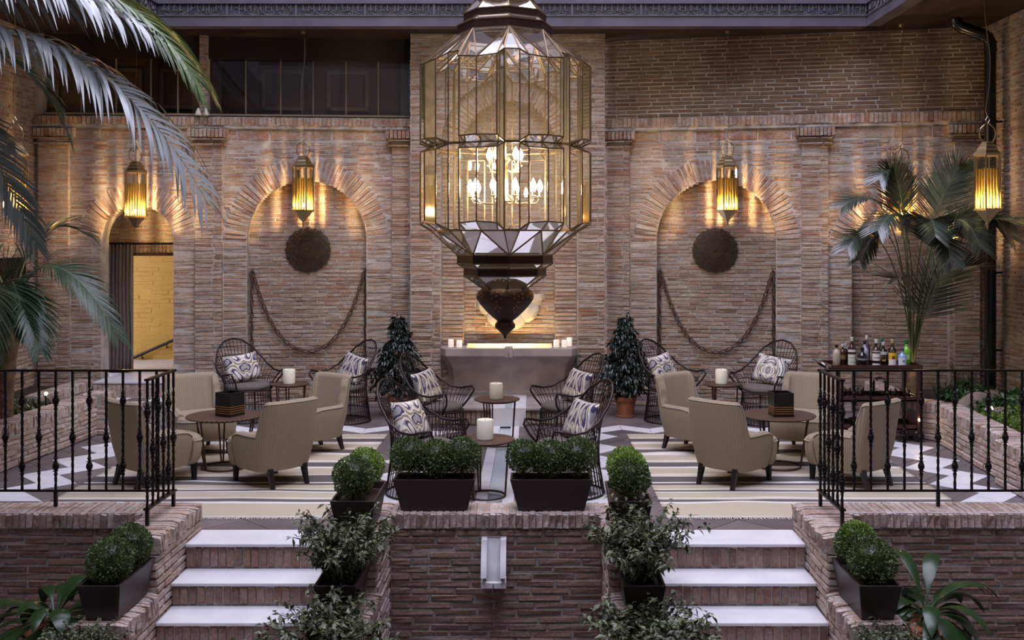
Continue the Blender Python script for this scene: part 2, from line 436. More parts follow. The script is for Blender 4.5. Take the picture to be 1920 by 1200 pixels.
# left back wall
PL = [(uL(-4.495), uL(-4.135)), (uL(-1.915), uL(-1.58)), (uL(-6.50), uL(-6.10))]
def iv_left(z, mortar=False):
    iv = [(0, END_L)]
    for c, zc, r in (DOOR, NICHE_L):
        h = half(z, zc, r if (z < zc or mortar) else r+.30)
        if h > 0: iv = cut(iv, c-h, c+h)
    if not mortar:
        for a, c in PL: iv = cut(iv, a, c)
    return iv
b = MB(); LW.mortar_rows(b, 0, 3.9, lambda z: iv_left(z, True))
LW.courses(0, 3.565, iv_left)
LW.courses(3.565, 3.735, lambda z: [(0, END_L)], pitch=.17, bl=.44, joint=.016, d=-.005)
wall_l = struct('wall_back_left', b, M['mortar']); emit(wall_l, LW.specs, M['brick'])
for a, c in PL: pilaster(LW, a, c)
for n_ in (DOOR, NICHE_L): arch_trim(LW, n_)
niche_back(LW, NICHE_L, 'wall_niche_left')
B = Face(LW.o, LW.u); B.o = LW.o.copy(); b = MB(); LW.mortar(b, 0, END_L, 3.735, 3.885, -.05, .3)
B.courses(3.735, 3.762, lambda z: [(0, END_L)], pitch=.027, bl=.3, dp=.2, d=-.04); B.soldiers(0, END_L, 3.762, 3.89, dp=.2, d=-.065, pitch=.056)
o = trim(b, M['mortar']); emit(o, B.specs, M['brick'])
# right back wall
PR = [(uR(1.0), uR(1.323)), (uR(3.533), uR(3.873)), (uR(5.387), uR(5.70))]
def iv_right(z, mortar=False):
    iv = [(0, END_R)]
    for c, zc, r in (NICHE_R, NICHE_S):
        h = half(z, zc, r if (z < zc or mortar) else r+.30)
        if h > 0: iv = cut(iv, c-h, c+h)
    if not mortar:
        for a, c in PR: iv = cut(iv, a, c)
    return iv
b = MB(); RW.mortar_rows(b, 0, SOF, lambda z: iv_right(z, True))
RW.courses(0, 3.565, iv_right)
RW.courses(3.565, 3.735, lambda z: [(0, END_R)], pitch=.17, bl=.44, joint=.016, d=-.005)
wall_r = struct('wall_back_right', b, M['mortar']); emit(wall_r, RW.specs, M['brick'])
for a, c in PR: pilaster(RW, a, c)
for n_ in (NICHE_R, NICHE_S): arch_trim(RW, n_)
niche_back(RW, NICHE_R, 'wall_niche_right'); niche_back(RW, NICHE_S, 'wall_niche_far')
B = Face(RW.o, RW.u); B.o = RW.o.copy(); b = MB(); RW.mortar(b, 0, END_R, 3.735, 3.90, -.05, .02)
B.courses(3.735, 3.765, lambda z: [(0, END_R)], pitch=.03, bl=.3, dp=.1, d=-.04); B.soldiers(0, END_R, 3.765, 3.905, dp=.1, d=-.065, pitch=.056)
o = trim(b, M['mortar']); emit(o, B.specs, M['brick'])
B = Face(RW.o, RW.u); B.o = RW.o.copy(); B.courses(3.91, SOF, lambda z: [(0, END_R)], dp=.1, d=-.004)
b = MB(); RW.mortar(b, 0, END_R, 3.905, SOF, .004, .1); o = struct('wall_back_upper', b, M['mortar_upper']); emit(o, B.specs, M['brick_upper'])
# projecting centre block with its tall niche
CB = Face((-1.62, 13.5), (1, 0)); cu = 1.30
def iv_c(z, r): return cut([(0, 2.56)], cu-half(z, 3.49, r), cu+half(z, 3.49, r)) if half(z, 3.49, r) > 0 else [(0, 2.56)]
b = MB(); CB.mortar_rows(b, 0, SOF, lambda z: iv_c(z, .90), d0=.006, d1=.40)
CB.courses(0, SOF, lambda z: iv_c(z, .90), dp=.16, bl=.29)
for x, ud, y0 in ((-1.62, (0, -1), 13.92), (.94, (0, 1), 13.5)):
    Q = Face((x, y0), ud); Q.courses(0, SOF, lambda z: [(0, .42)], dp=.08, bl=.3); CB.specs += Q.specs
o = struct('wall_back_center', b, M['mortar']); emit(o, CB.specs, M['brick'])
J = Face((-1.62, 13.5), (1, 0))
for a, c in ((cu-.90, cu-.60), (cu+.60, cu+.90)): J.courses(0, 3.49, lambda z, a=a, c=c: [(a, c)], dp=.16, d=.09, bl=.3)
J.arch(cu, 3.49, .60, .91, 0, PI, pitch=.06, dp=.2, d=.09)
b = MB(); J.mortar_rows(b, 0, 4.42, lambda z: [(p, q) for p, q in cut([(cu-half(z, 3.49, .905), cu+half(z, 3.49, .905))], cu-half(z, 3.49, .61), cu+half(z, 3.49, .61))] if half(z, 3.49, .905) > .02 else [], d0=.10, d1=.36)
o = trim(b, M['mortar']); emit(o, J.specs, M['brick'])
K_ = Face((-1.62, 13.5), (1, 0)); K_.courses(0, 4.1, lambda z: [(cu-half(z, 3.49, .61), cu+half(z, 3.49, .61))] if half(z, 3.49, .61) > .03 else [], dp=.1, d=.28)
b = MB(); K_.mortar(b, cu-.64, cu+.64, 0, 4.15, .286, .40); o = struct('wall_niche_center', b, M['mortar']); emit(o, K_.specs, M['brick'])
# side walls (bricked where they can be seen), wall behind the photographer
SL = Face((-6.55, 11.9), (0, 1)); SL.courses(0, SOF, lambda z: [(0, 1.58)] if not 1.66 < z < 2.02 else [(0, .35), (1.15, 1.58)], dp=.1)
b = MB(); SL.mortar(b, -14.4, 1.9, -1, SOF+.6, .006, .3); o = struct('wall_left', b, M['mortar']); emit(o, SL.specs, M['brick'])
SR = Face((5.77, 13.15), (0, -1)); SR.courses(0, SOF, lambda z: [(0, 1.6)], dp=.1)
b = MB(); SR.mortar(b, -.2, 15.7, -1, SOF+.6, .006, .3); o = struct('wall_right', b, M['mortar']); emit(o, SR.specs, M['brick'])
b = MB().box(-6.9, 6.1, -2.8, -2.5, -1, SOF+.6); struct('wall_front', b, M['plaster'])
# ceiling: a soffit around the open skylight
OX0, OX1, OY1 = -4.92, 4.38, 13.08
b = MB()
b.box(-6.9, 6.1, OY1, 14.6, SOF, SOF+.5).box(-6.9, OX0, -2.8, OY1, SOF, SOF+.5).box(OX1, 6.1, -2.8, OY1, SOF, SOF+.5).box(OX0, OX1, -2.8, 0, SOF, SOF+.5)
struct('ceiling', b, M['soffit']); OX0, OX1, OY1 = -4.74, 4.20, 12.9
def beam(x0, x1, y0, y1):
    """painted beam with its fascias; x or y is the long side"""
    b = MB(); b.box(x0, x1, y0, y1, 4.944, 5.075); 
    i = .02
    b.box(x0+i, x1-i, y0+i, y1-i, 5.075, 5.235)
    b.box(x0-.015, x1+.015, y0-.015, y1+.015, 5.068, 5.084).box(x0-.015, x1+.015, y0-.015, y1+.015, 5.226, 5.242).box(x0, x1, y0, y1, 5.242, 5.9)
    return trim(b, M['beam'])
beam_back = beam(OX0, OX1, 12.9, 13.08); beam_l = beam(OX0-.178, OX0, 0, 12.9); beam_r = beam(OX1, OX1+.178, 0, 12.9)
b = MB()   # unseen upper storeys, added and heightened so the upper walls fall dark
b.box(OX0-.3, OX1+.3, 13.0, 13.3, 5.9, 12.5).box(OX0-.3, OX1+.3, -.3, 0, 5.4, 12.5).box(OX0-.3, OX0-.02, 0, 13.0, 5.9, 12.5).box(OX1+.02, OX1+.3, 0, 13.0, 5.9, 12.5)
struct('wall_unseen_well', b, M['well'])
b = MB()
for y in (3.4, 6.7, 10.1): b.box(OX0-.2, OX1+.2, y-.07, y+.07, 6.35, 6.6)
b.box(-.35, -.2, 0, 13.1, 6.4, 6.6)
for x in (OX0-.15, OX1+.05):
    for y in (3.4, 6.7, 10.1): b.box(x, x+.1, y-.05, y+.05, 5.85, 6.4)
trim(b, M['beam'])
# carved frieze: panels of flowing script between plain fillets
def frieze(parent, o, u, n, length, zc=5.155):
    o = Vector(o); u = Vector(u); n = Vector(n); o = o+n*.006; k = 0; x = 0.03
    r = random.Random(4)
    base = []
    for var in range(3):
        bb = MB(); rr = random.Random(30+var)
        for q in range(26):
            cx = .03+q*.0305; z0 = rr.uniform(-.055, .05)
            A = rr.uniform(.012, .03); p0 = rr.uniform(0, 6.28); turns = rr.choice((.7, 1.0, 1.4)); pts = []
            for t in range(9):
                s_ = t/8; an = p0+turns*2*PI*s_; ra = A*(.35+.65*s_)
                pts.append((cx+ra*math.cos(an), 0, max(-.07, min(.07, z0+ra*1.2*math.sin(an)))))
            bb.tube(pts, .0042, 4)
        for q in range(11):
            cx = .05+q*.072+rr.uniform(-.02, .02); bb.bar((cx, 0, -.02), (cx+rr.uniform(-.004, .004), 0, .068), .007, .01)
        for q in range(4):
            cx = .06+q*.19; bb.tube([(cx+.15*t/8, 0, -.05-.018*math.sin(PI*t/8)) for t in range(9)], .0055, 4)
        base.append(bb.mesh('script_panel', M['beam_relief'], None))
    while x < length-.1:
        mx = Matrix.Translation(o+u*x+Vector((0, 0, zc))) @ Matrix(((u.x, -n.x, 0, 0), (u.y, -n.y, 0, 0), (0, 0, 1, 0), (0, 0, 0, 1)))
        link('script_panel', base[k % 3], parent, kind='stuff', mtx=mx)
        fb = MB().box(.835, .862, -.008, .01, -.078, .078, mx); fb.build('fillet', M['beam'], parent)
        x += .87; k += 1
for par, o_, u_, n_, L_ in ((beam_back, (OX0, 12.915, 0), (1, 0, 0), (0, -1, 0), 8.94), (beam_l, (OX0-.014, 10.4, 0), (0, 1, 0), (1, 0, 0), 2.5), (beam_r, (OX1+.014, 12.9, 0), (0, -1, 0), (-1, 0, 0), 2.5)):
    frieze(par, o_, u_, n_, L_)
    u_ = Vector(u_); n_ = Vector(n_); p = Vector(o_)-n_*.004
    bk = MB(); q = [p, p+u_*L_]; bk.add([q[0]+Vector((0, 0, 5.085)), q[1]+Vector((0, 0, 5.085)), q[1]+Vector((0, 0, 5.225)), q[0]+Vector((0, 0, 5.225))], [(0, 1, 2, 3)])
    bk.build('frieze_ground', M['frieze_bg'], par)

# upper windows on the left: dark blinds above, glass below, brick mullion
def upper_window(i, u0, u1, bars):
    b = MB(); z0, z1 = 3.90, SOF
    LW.mortar(b, u0, u1, z0, z1, .32, .36)                      # dim room behind
    LW.mortar(b, u0, u1, z0-.01, z0, -.0, .36)
    o = struct('window_%d' % i, b, M['dark_room'])
    f = MB(); LW.mortar(f, u0, u1, z0+.005, z0+.03, -.02, .06); f.build('sill', M['window_frame'], o)
    f = MB(); LW.mortar(f, u0, u1, 4.67, z1, .04, .09); f.build('blind', M['valance'], o)
    for x in bars:
        f = MB(); LW.mortar(f, uL(x)-.009, uL(x)+.009, z0+.03, 4.67, .10, .125); f.build('window_bar', M['window_frame'], o)
    for a, c in zip([u0]+[uL(x) for x in bars], [uL(x) for x in bars]+[u1]):
        g = MB(); g.add([LW.P(a+.01, z0+.03, .115), LW.P(c-.01, z0+.03, .115), LW.P(c-.01, 4.67, .115), LW.P(a+.01, 4.67, .115)], [(0, 1, 2, 3)]); g.build('pane', M['window_glass'], o)
    for s in (u0+.02, u1-.14):
        f = MB(); LW.mortar(f, s, s+.12, z0+.02, 4.7, .16, .2); f.build('window_post', M['window_frame'], o)
    # closed casements seen faintly deep inside
    for x in bars[1::2]:
        f = MB()
        for dz in (.12, .62): LW.mortar(f, uL(x)-.28, uL(x)+.28, z0+dz, z0+dz+.05, .26, .3)
        for dx in (-.28, .24): LW.mortar(f, uL(x)+dx, uL(x)+dx+.05, z0+.12, z0+.67, .26, .3)
        f.build('casement', M['window_frame'], o)
upper_window(1, uL(-4.33), uL(-1.66), (-3.86, -3.40, -2.97, -2.53, -2.10))
upper_window(2, uL(-6.45), uL(-4.44), (-6.0, -5.55, -5.1, -4.75))
Q = Face(LW.o, LW.u); Q.o = LW.o.copy(); b = MB(); m0, m1 = uL(-4.44), uL(-4.33)
LW.mortar(b, m0+.006, m1-.006, 3.89, SOF, -.04, .3); Q.courses(3.89, SOF, lambda z: [(m0, m1)], bl=.11, stretch=0, dp=.1, d=-.045)
o = trim(b, M['mortar']); emit(o, Q.specs, M['brick'])
b = MB(); LW.mortar(b, 0, uL(-6.45), 3.89, SOF, 0, .3); LW.mortar(b, uL(-1.66), END_L, 3.89, SOF, 0, .3); trim(b, M['mortar'])

# doorway: passage behind the left arch
b = MB(); D0, D1 = DOOR[0]-.75, DOOR[0]+.6
LW.mortar(b, D0-.1, uL(-5.60)+.05, .40, 3.3, .72, .85); LW.mortar(b, uL(-4.92), D1, .40, 3.3, .72, .85); LW.mortar(b, uL(-5.60), uL(-4.92), 2.06, 3.3, .72, .85)
LW.mortar(b, D0-.1, D0, .4, 3.3, .3, .72); LW.mortar(b, D1, D1+.1, .4, 3.3, .3, .85); LW.mortar(b, D0, D1, 3.2, 3.3, .3, .72)
pw = struct('wall_passage', b, M['mortar'])
Q = Face(LW.o, LW.u); Q.o = LW.o.copy()
Q.courses(.42, 2.06, lambda z: [(D0, uL(-5.60)+.05), (uL(-4.92), D1)], dp=.08, d=.71); Q.courses(2.20, 3.0, lambda z: [(D0, D1)], dp=.08, d=.71); Q.soldiers(D0, D1, 2.06, 2.19, dp=.08, d=.70)
emit(pw, Q.specs, M['brick'])
b = MB(); LW.mortar(b, uL(-7.4), uL(-4.2), .38, 3.3, 2.2, 2.3); LW.mortar(b, uL(-4.3), uL(-4.2), .38, 3.3, .85, 2.2); LW.mortar(b, uL(-7.5), uL(-7.4), .38, 3.3, .85, 2.3); LW.mortar(b, uL(-7.4), uL(-4.2), 3.2, 3.3, .85, 2.3)
yw = struct('wall_corridor', b, M['yellow_wall'])
Q = Face(LW.o, LW.u, proud=.004); Q.o = LW.o.copy(); Q.courses(.42, 2.4, lambda z: [(uL(-7.2), uL(-5.0))], pitch=.07, bl=.3, dp=.05, d=2.2); emit(yw, Q.specs, M['yellow_wall'])
b = MB()
for s in (uL(-5.62), uL(-4.90)): LW.mortar(b, s-.02, s+.02, .42, 2.06, .66, .87)
LW.mortar(b, uL(-5.62), uL(-4.90), 2.03, 2.07, .66, .87); dr = struct('door_1', b, M['mahogany'])
# front terrace: retaining walls, kerbs and stair cheeks
def kerb_wall(name, x0, x1, y=7.65):
    b = MB(); b.box(x0, x1, y+.023, y+.30, -1, .10)
    f = Face((x0, y+.02), (1, 0)); f.courses(-1.0, .085, lambda z: [(0, x1-x0)], bl=.31, dp=.1)
    o = struct(name, b, M['mortar_dark']); emit(o, f.specs, M['brick_dark'])
    c = Face((x0, y), (1, 0)); c.soldiers(0, x1-x0, .085, .215, pitch=.050, dp=.31)
    b = MB().box(x0, x1, y+.012, y+.30, .09, .206); o = trim(b, M['mortar']); emit(o, c.specs, M['brick_cap'])
kerb_wall('wall_terrace_left', -4.75, -2.88); kerb_wall('wall_terrace_right', 2.34, 4.75); kerb_wall('wall_terrace_center', -1.07, .513)
def cheek(x0, x1, side):
    """stair cheek: high kerb, then two lower plinths towards the viewer; SIDE is the face the viewer sees"""
    for (y0, y1, zt, zb) in ((7.03, 7.96, .215, -1), (6.42, 7.03, -.165, -1), (5.80, 6.42, -.54, -1)):
        b = MB().box(x0+.015, x1-.015, y0+.015, y1, zb, zt-.012)
        f = Face((x0, y0+.006), (1, 0)); f.courses(zb, zt-.13, lambda z: [(0, x1-x0)], bl=.3, dp=.1)
        if side > 0: g = Face((x1-.006, y0), (0, 1))
        else: g = Face((x0+.006, y1), (0, -1))
        g.courses(zb, zt-.13, lambda z: [(0, y1-y0)], bl=.3, dp=.1)
        if side > 0: c = Face((x1+.012, y0), (0, 1))
        else: c = Face((x0-.012, y1), (0, -1))
        c.soldiers(0, y1-y0, zt-.13, zt, pitch=.050, dp=x1-x0+.024)
        o = trim(b, M['mortar']); emit(o, f.specs+g.specs+c.specs, M['brick_cap'])
cheek(-2.88, -2.58, 1); cheek(-1.37, -1.07, 1); cheek(.513, .815, -1); cheek(2.02, 2.34, -1)
STEPS = [(7.58, 7.96, 0.0), (7.28, 7.61, -.190), (6.98, 7.31, -.360), (6.66, 7.01, -.545)]
def staircase(x0, x1):
    b = MB()
    for k, (y0, y1, z) in enumerate(STEPS): b.box(x0, x1, y0+.035, 7.96, -1 if k == 3 else STEPS[k+1][2]-.025, z-.024)
    o = struct('staircase', b, M['mortar'])
    for k, (y0, y1, z) in enumerate(STEPS):
        t = MB(); t.box(x0+.003, x1-.003, y0, y1, z-.024, z); e = t.build('tread', M['marble'], o)
        md = e.modifiers.new('round', 'BEVEL'); md.width = .006; md.segments = 2
        f = Face((x0, y0+.03), (1, 0)); zb = STEPS[k+1][2] if k < 3 else -.72
        f.soldiers(0, x1-x0, zb+.002, z-.026, pitch=.062, joint=.010, dp=.1); emit(o, f.specs, M['brick_dark'])
staircase(-2.58, -1.37); staircase(.815, 2.02)
b = MB().box(-6.9, 6.1, -2.8, 7.7, -1.2, -1.0); struct('floor_lower', b, M['dark_stone'])
# terrace floor
b = MB().box(-6.6, -.50, 7.96, 14.3, -.25, -.004).box(-.17, 6.0, 7.96, 14.3, -.25, -.004).box(-.5, -.17, 7.96, 14.3, -.25, -.06)
floor = struct('floor', b, M['mortar_dark'])
def clip(poly, x0, x1, y0, y1):
    for ax, lim, sg in ((0, x0, 1), (0, x1, -1), (1, y0, 1), (1, y1, -1)):
        out = []
        for i in range(len(poly)):
            p, q = poly[i-1], poly[i]; dp, dq = (p[ax]-lim)*sg, (q[ax]-lim)*sg
            if (dp >= 0) != (dq >= 0):
                t = dp/(dp-dq); out.append((p[0]+(q[0]-p[0])*t, p[1]+(q[1]-p[1])*t))
            if dq >= 0: out.append(q)
        poly = out
        if len(poly) < 3: return []
    return poly
def slab(poly, z0, z1, b=None, tone=0.0):
    b = b or MB(); n_ = len(poly)
    a = sum(poly[i-1][0]*poly[i][1]-poly[i][0]*poly[i-1][1] for i in range(n_))
    if a < 0: poly = poly[::-1]
    v = [(x, y, z0) for x, y in poly]+[(x, y, z1) for x, y in poly]
    return b.add(v, [tuple(range(n_, 2*n_))]+[(i, (i+1) % n_, n_+(i+1) % n_, n_+i) for i in range(n_)], tone)
D = .33; g_ = .006
for i in range(-18, 18):
    for j in range(0, 22):
        cx, cy = -.335+i*D, 7.9+j*D
        if (i+j) % 2: continue
        dm = [(cx-D+g_, cy), (cx, cy-D+g_), (cx+D-g_, cy), (cx, cy+D-g_)]
        for (x0, x1) in ((-5.15, -.505), (-.165, 4.52)):
            p = clip(dm, x0, x1, 7.965, 14.0)
            if len(p) > 2:
                sl = slab(p, -.004, 0.0, tone=rng.random()); sl.build('tile', M['dark_stone'], floor, tones=True)
def zig(pts_fn, n_):
    """white zigzag band: n_ parallelogram tiles"""
    for k in range(n_):
        a, c = pts_fn(k), pts_fn(k+1); t = rng.random()
        p = [a[0], a[1], c[1], c[0]]
        q = [((p[i][0]*.985+sum(v[0] for v in p)/4*.015), (p[i][1]*.985+sum(v[1] for v in p)/4*.015)) for i in range(4)]
        slab(q, -.004, .0022, tone=t).build('white_tile', M['marble'], floor, tones=True)
def vert(xc, y0, s, wd=.19, am=.16): return lambda k: ((xc-wd+am*(1 if (k+s) % 2 else -1), y0+.33*k), (xc+wd+am*(1 if (k+s) % 2 else -1), y0+.33*k))
def horz(x0, yc, s, wd=.15, am=.12): return lambda k: ((x0+.33*k, yc-wd+am*(1 if (k+s) % 2 else -1)), (x0+.33*k, yc+wd+am*(1 if (k+s) % 2 else -1)))
zig(vert(-4.57, 8.81, 1), 10); zig(vert(4.0, 8.78, 0), 10)
zig(vert(-1.20, 8.42, 0), 11); zig(vert(.62, 8.42, 1), 11)
zig(horz(-4.30, 12.17, 1), 9); zig(horz(.72, 12.17, 0), 9)
for x0, x1 in ((-.50, -.40), (-.27, -.17)):
    for k in range(6):
        y0 = 7.97+k*.76; MB().box(x0, x1, y0, y0+.755, -.03, .004).build('runnel_slab', M['marble'], floor)
MB().box(-.40, -.27, 7.97, 12.52, -.05, -.022).build('runnel_water', M['water'], floor)
# fountain platform and basin
b = MB().box(-1.25, .65, 12.42, 13.6, 0, .195); pf = struct('floor_platform', b, M['dark_stone'])
f = Face((-1.25, 12.41), (1, 0)); f.soldiers(0, .74, .01, .19, pitch=.06, dp=.06); f.soldiers(1.16, 1.90, .01, .19, pitch=.06, dp=.06); emit(pf, f.specs, M['brick_cap'])
for x0, x1, nm in ((-1.26, -.51, 'platform_slab'), (-.09, .66, 'platform_slab')): MB().box(x0, x1, 12.36, 13.55, .192, .215).build(nm, M['basin_stone'], pf)
MB().box(-.51, -.09, 12.34, 13.55, .18, .222).build('chute_slab', M['marble'], pf); MB().box(-.51, -.09, 12.34, 12.42, 0, .18).build('chute_slab', M['marble'], pf)
MB().box(-.345, -.255, 12.338, 13.5, .222, .2235).build('chute_water', M['water'], pf)
# left steps to the door and side walls of the planting beds
def step_block(x0, x1, y0, y1, zb, zt):
    b = MB().box(x0, x1, y0+.02, y1, zb, zt-.02); o = struct('floor_step', b, M['mortar'])
    f = Face((x0, y0+.015), (1, 0)); f.soldiers(0, x1-x0, zb, zt-.02, pitch=.06, dp=.08); emit(o, f.specs, M['brick_cap'])
    n_ = round((x1-x0)/.3)
    for i in range(n_):
        for j in range(round((y1-y0)/.3)):
            w_ = (x1-x0)/n_
            MB().box(x0+i*w_+.002, x0+(i+1)*w_-.002, y0+j*.3, min(y0+j*.3+.297, y1), zt-.02, zt).build('tile', M['marble'] if ((i+j) % 2 == 0 or zt > .3) else M['dark_stone'], o)
step_block(-5.68, -4.55, 12.45, 13.2, 0, .24); step_block(-5.68, -4.66, 13.2, 14.15, .0, .42)
def bed_wall(name, p, q, z1, dp=.24, cap=.13):
    p = Vector((*p, 0)); q = Vector((*q, 0)); L_ = (q-p).length
    f = Face(p, q-p); f.courses(.07, z1-cap, lambda z: [(0, L_)], bl=.28, dp=.08); f.soldiers(0, L_, z1-cap, z1, pitch=.056, dp=dp)
    f.courses(0, .07, lambda z: [(0, L_)], pitch=.07, bl=.5, dp=.06, d=-.012)
    b = MB(); f.mortar(b, 0, L_, 0, z1-.012, .008, dp-.01); o = struct(name, b, M['mortar']); emit(o, f.specs, M['brick_cap'])
bed_wall('wall_bed_left', (-5.20, 9.2), (-5.03, 11.82), .45); bed_wall('wall_bed_left_pier', (-5.20, 11.80), (-4.92, 11.80), .475, .3); bed_wall('wall_bed_left_pier_side', (-4.92, 11.80), (-4.92, 12.1), .475, .24)
bed_wall('wall_bed_steps', (-5.72, 11.9), (-5.72, 13.35), .44, .2)
bed_wall('wall_bed_right', (4.50, 11.45), (4.36, 9.46), .43); bed_wall('wall_bed_right_end', (4.28, 11.72), (4.50, 11.45), .43, .2); bed_wall('wall_bed_right_back', (4.28, 13.25), (4.28, 11.72), .43, .2)
bed_wall('wall_bed_right_pier', (4.27, 9.46), (4.27, 8.0), .42, .3)
b = MB(); slab([(-6.6, 8), (-5.3, 8), (-5.1, 11.9), (-5.75, 12.05), (-5.9, 13.45), (-6.6, 13.45)], 0, .34, b); struct('ground_bed_left', b, M['soil'])
b = MB(); slab([(5.9, 8), (4.45, 8), (4.52, 9.5), (4.66, 11.5), (4.42, 11.8), (4.42, 13.2), (5.9, 13.0)], 0, .345, b); struct('ground_bed_right', b, M['soil'])
# corridor floor behind the door
b = MB(); LW.mortar(b, uL(-7.5), uL(-4.2), .36, .418, .60, 2.3); struct('floor_corridor', b, M['marble'])
# ------------------------------------------------------------------ the great glass lantern
CH = thing('chandelier', 'huge faceted glass and bronze lantern hanging over the middle of the terrace', 'chandelier', (-.276, 10.0, 0))
def ringpts(n_, r, z, a0=0.0): return [Vector((r*math.cos(a0+2*PI*k/n_), r*math.sin(a0+2*PI*k/n_), z)) for k in range(n_)]
TH0 = -PI/2 - math.radians(16)
def lobes(rr, rc, rv, zr, zc, zv):
    out = []
    for k in range(8):
        t = TH0+k*PI/4
        for da, r, z in ((-17, rv, zv), (-12.5, rc, zc), (0, rr, zr), (12.5, rc, zc), (17, rv, zv)):
            a = t+math.radians(da); out.append(Vector((r*math.cos(a), r*math.sin(a), z)))
    return out
panes = []; edges = set(); EV = []
def vid(v):
    for i, q in enumerate(EV):
        if (q-v).length < 1e-5: return i
    EV.append(v); return len(EV)-1
def pane(*vs):
    vs = [v for i, v in enumerate(vs) if (v-vs[i-1]).length > 1e-5]
    if len(vs) < 3: return
    panes.append(vs); ids = [vid(v) for v in vs]
    for i in range(len(ids)): edges.add(tuple(sorted((ids[i-1], ids[i]))))
def strip(A, Bv, closed=True):
    for i in range(len(A)):
        j = (i+1) % len(A); pane(A[i], A[j], Bv[j], Bv[i])
A8 = TH0-PI/8
oct_ = lambda r, z: ringpts(8, r, z, A8)
top1, band1t, band1b, band2t, band2b = oct_(.27, 4.60), oct_(.405, 4.445), oct_(.405, 4.375), oct_(.465, 4.33), oct_(.465, 4.245)
strip(top1, band1t); strip(band1b, band2t)
UT = lobes(.85, .835, .735, 3.90, 3.92, 3.985); UB_ = lobes(.85, .835, .735, 3.20, 3.195, 3.15)
WA = lobes(.72, .72, .72, 3.144, 3.144, 3.144)
LT = lobes(.85, .835, .735, 3.08, 3.088, 3.138); LB = lobes(.85, .835, .735, 2.42, 2.405, 2.345)
IB = lobes(.72, .72, .72, 2.337, 2.337, 2.337)
for k in range(8):
    oL, oR = band2b[k], band2b[(k+1) % 8]; v0, c0, rd, c1, v1 = UT[5*k:5*k+5]; nv = UT[(5*k+5) % 40]
    pane(oL, v0, c0); pane(oL, c0, rd); pane(oL, rd, oR); pane(oR, rd, c1); pane(oR, c1, v1); pane(oR, v1, nv)
strip(UT, UB_); strip(UB_, WA); strip(WA, LT); strip(LT, LB); strip(LB, IB)
b3t, b3b, b4t, b4b, cone_b = oct_(.47, 2.105), oct_(.47, 2.022), oct_(.405, 1.98), oct_(.405, 1.905), oct_(.215, 1.775)
for k in range(8):
    oL, oR = b3t[k], b3t[(k+1) % 8]; a = IB[5*k]; m_ = IB[5*k+2]; c = IB[5*k+4]; nv = IB[(5*k+5) % 40]
    pane(a, m_, oL); pane(m_, oR, oL); pane(m_, c, oR); pane(c, nv, oR)
strip(b3b, b4t); strip(b4b, cone_b)
for vs in panes:
    zs = max(v.z for v in vs)-min(v.z for v in vs); gm_ = M['glass'] if zs > .6 else M['glass_cone']
    c = sum(vs, Vector())/len(vs)
    MB().add([c+(v-c)*.985 for v in vs], [tuple(range(len(vs)))]).build('glass_pane', gm_, CH)
b = MB()
for i, j in edges: b.bar(EV[i], EV[j], .0125)
b.build('frame', M['came'], CH, kind='stuff')
def octband(t, bt, nm):
    b = MB(); o = [v*1.0 for v in t]; i = len(t)
    inner_t = [Vector((v.x*.94, v.y*.94, v.z)) for v in t]; inner_b = [Vector((v.x*.94, v.y*.94, v.z)) for v in bt]
    vs = t+bt+inner_b+inner_t; f = []
    for k in range(i):
        k2 = (k+1) % i
        f += [(k, i+k, i+k2, k2), (i+k, 2*i+k, 2*i+k2, i+k2), (2*i+k, 3*i+k, 3*i+k2, 2*i+k2), (3*i+k, k, k2, 3*i+k2)]
    b.add(vs, f).build(nm, M['bronze'], CH)
octband(band1t, band1b, 'band'); octband(band2t, band2b, 'band'); octband(b3t, b3b, 'band'); octband(b4t, b4b, 'band')
M['pierced'] = mat('pierced bronze', (.055, .032, .022), .4, .75, bump=.6, bscale=70)
M['pierced_gold'] = mat('pierced gilt', (.32, .23, .12), .35, .85, bump=.6, bscale=60)
b = MB().lathe([(.27, 4.60), (.335, 4.66), (.37, 4.74), (.34, 4.86), (.22, 4.95), (.08, 5.02), (.03, 5.12)], 24); b.build('dome_cap', M['pierced_gold'], CH, smooth=40)
urn = [(.20, 1.785), (.225, 1.775), (.262, 1.752), (.281, 1.715), (.276, 1.672), (.245, 1.625), (.185, 1.555), (.12, 1.495), (.078, 1.462), (.082, 1.452), (.100, 1.425), (.098, 1.395), (.06, 1.36), (.022, 1.325), (.012, 1.31), (.016, 1.30), (.002, 1.28)]
MB().lathe(urn, 32).build('urn_finial', M['pierced'], CH, smooth=50)
hb = MB()
for q in range(8):
    a = A8+PI/8+q*PI/4
    for (da, z, r) in ((0, 1.715, .283), (-.16, 1.735, .279), (.16, 1.735, .279), (-.16, 1.695, .281), (.16, 1.695, .281), (0, 1.66, .272), (0, 1.62, .243), (-.1, 1.60, .226), (.1, 1.60, .226), (0, 1.565, .195)):
        p = Vector((r*math.cos(a+da), r*math.sin(a+da), z)); hb.lathe([(.006, -.003), (.006, .003)], 6, Matrix.Translation(p) @ Vector((p.x, p.y, 0)).to_track_quat('Z', 'Y').to_matrix().to_4x4())
hb.build('piercing', M['gold'], CH, kind='stuff')
MB().tube([(0, 0, 4.9), (0, 0, 1.75)], .012, 8).build('stem', M['brass'], CH)
def chain_link(w_=.03, h_=.06, r=.006, n=14):
    return MB().tube([((w_/2-r)*math.cos(2*PI*k/n), 0, (h_/2-r)*math.sin(2*PI*k/n)) for k in range(n)], r, 6, closed=True)
lk = chain_link(.06, .12, .012).mesh('chain_link', M['bronze'], 180)
for k in range(14): link('chain_link', lk, CH, loc=(0, 0, 5.16+.095*k)).rotation_euler = (0, 0, PI/2*(k % 2))
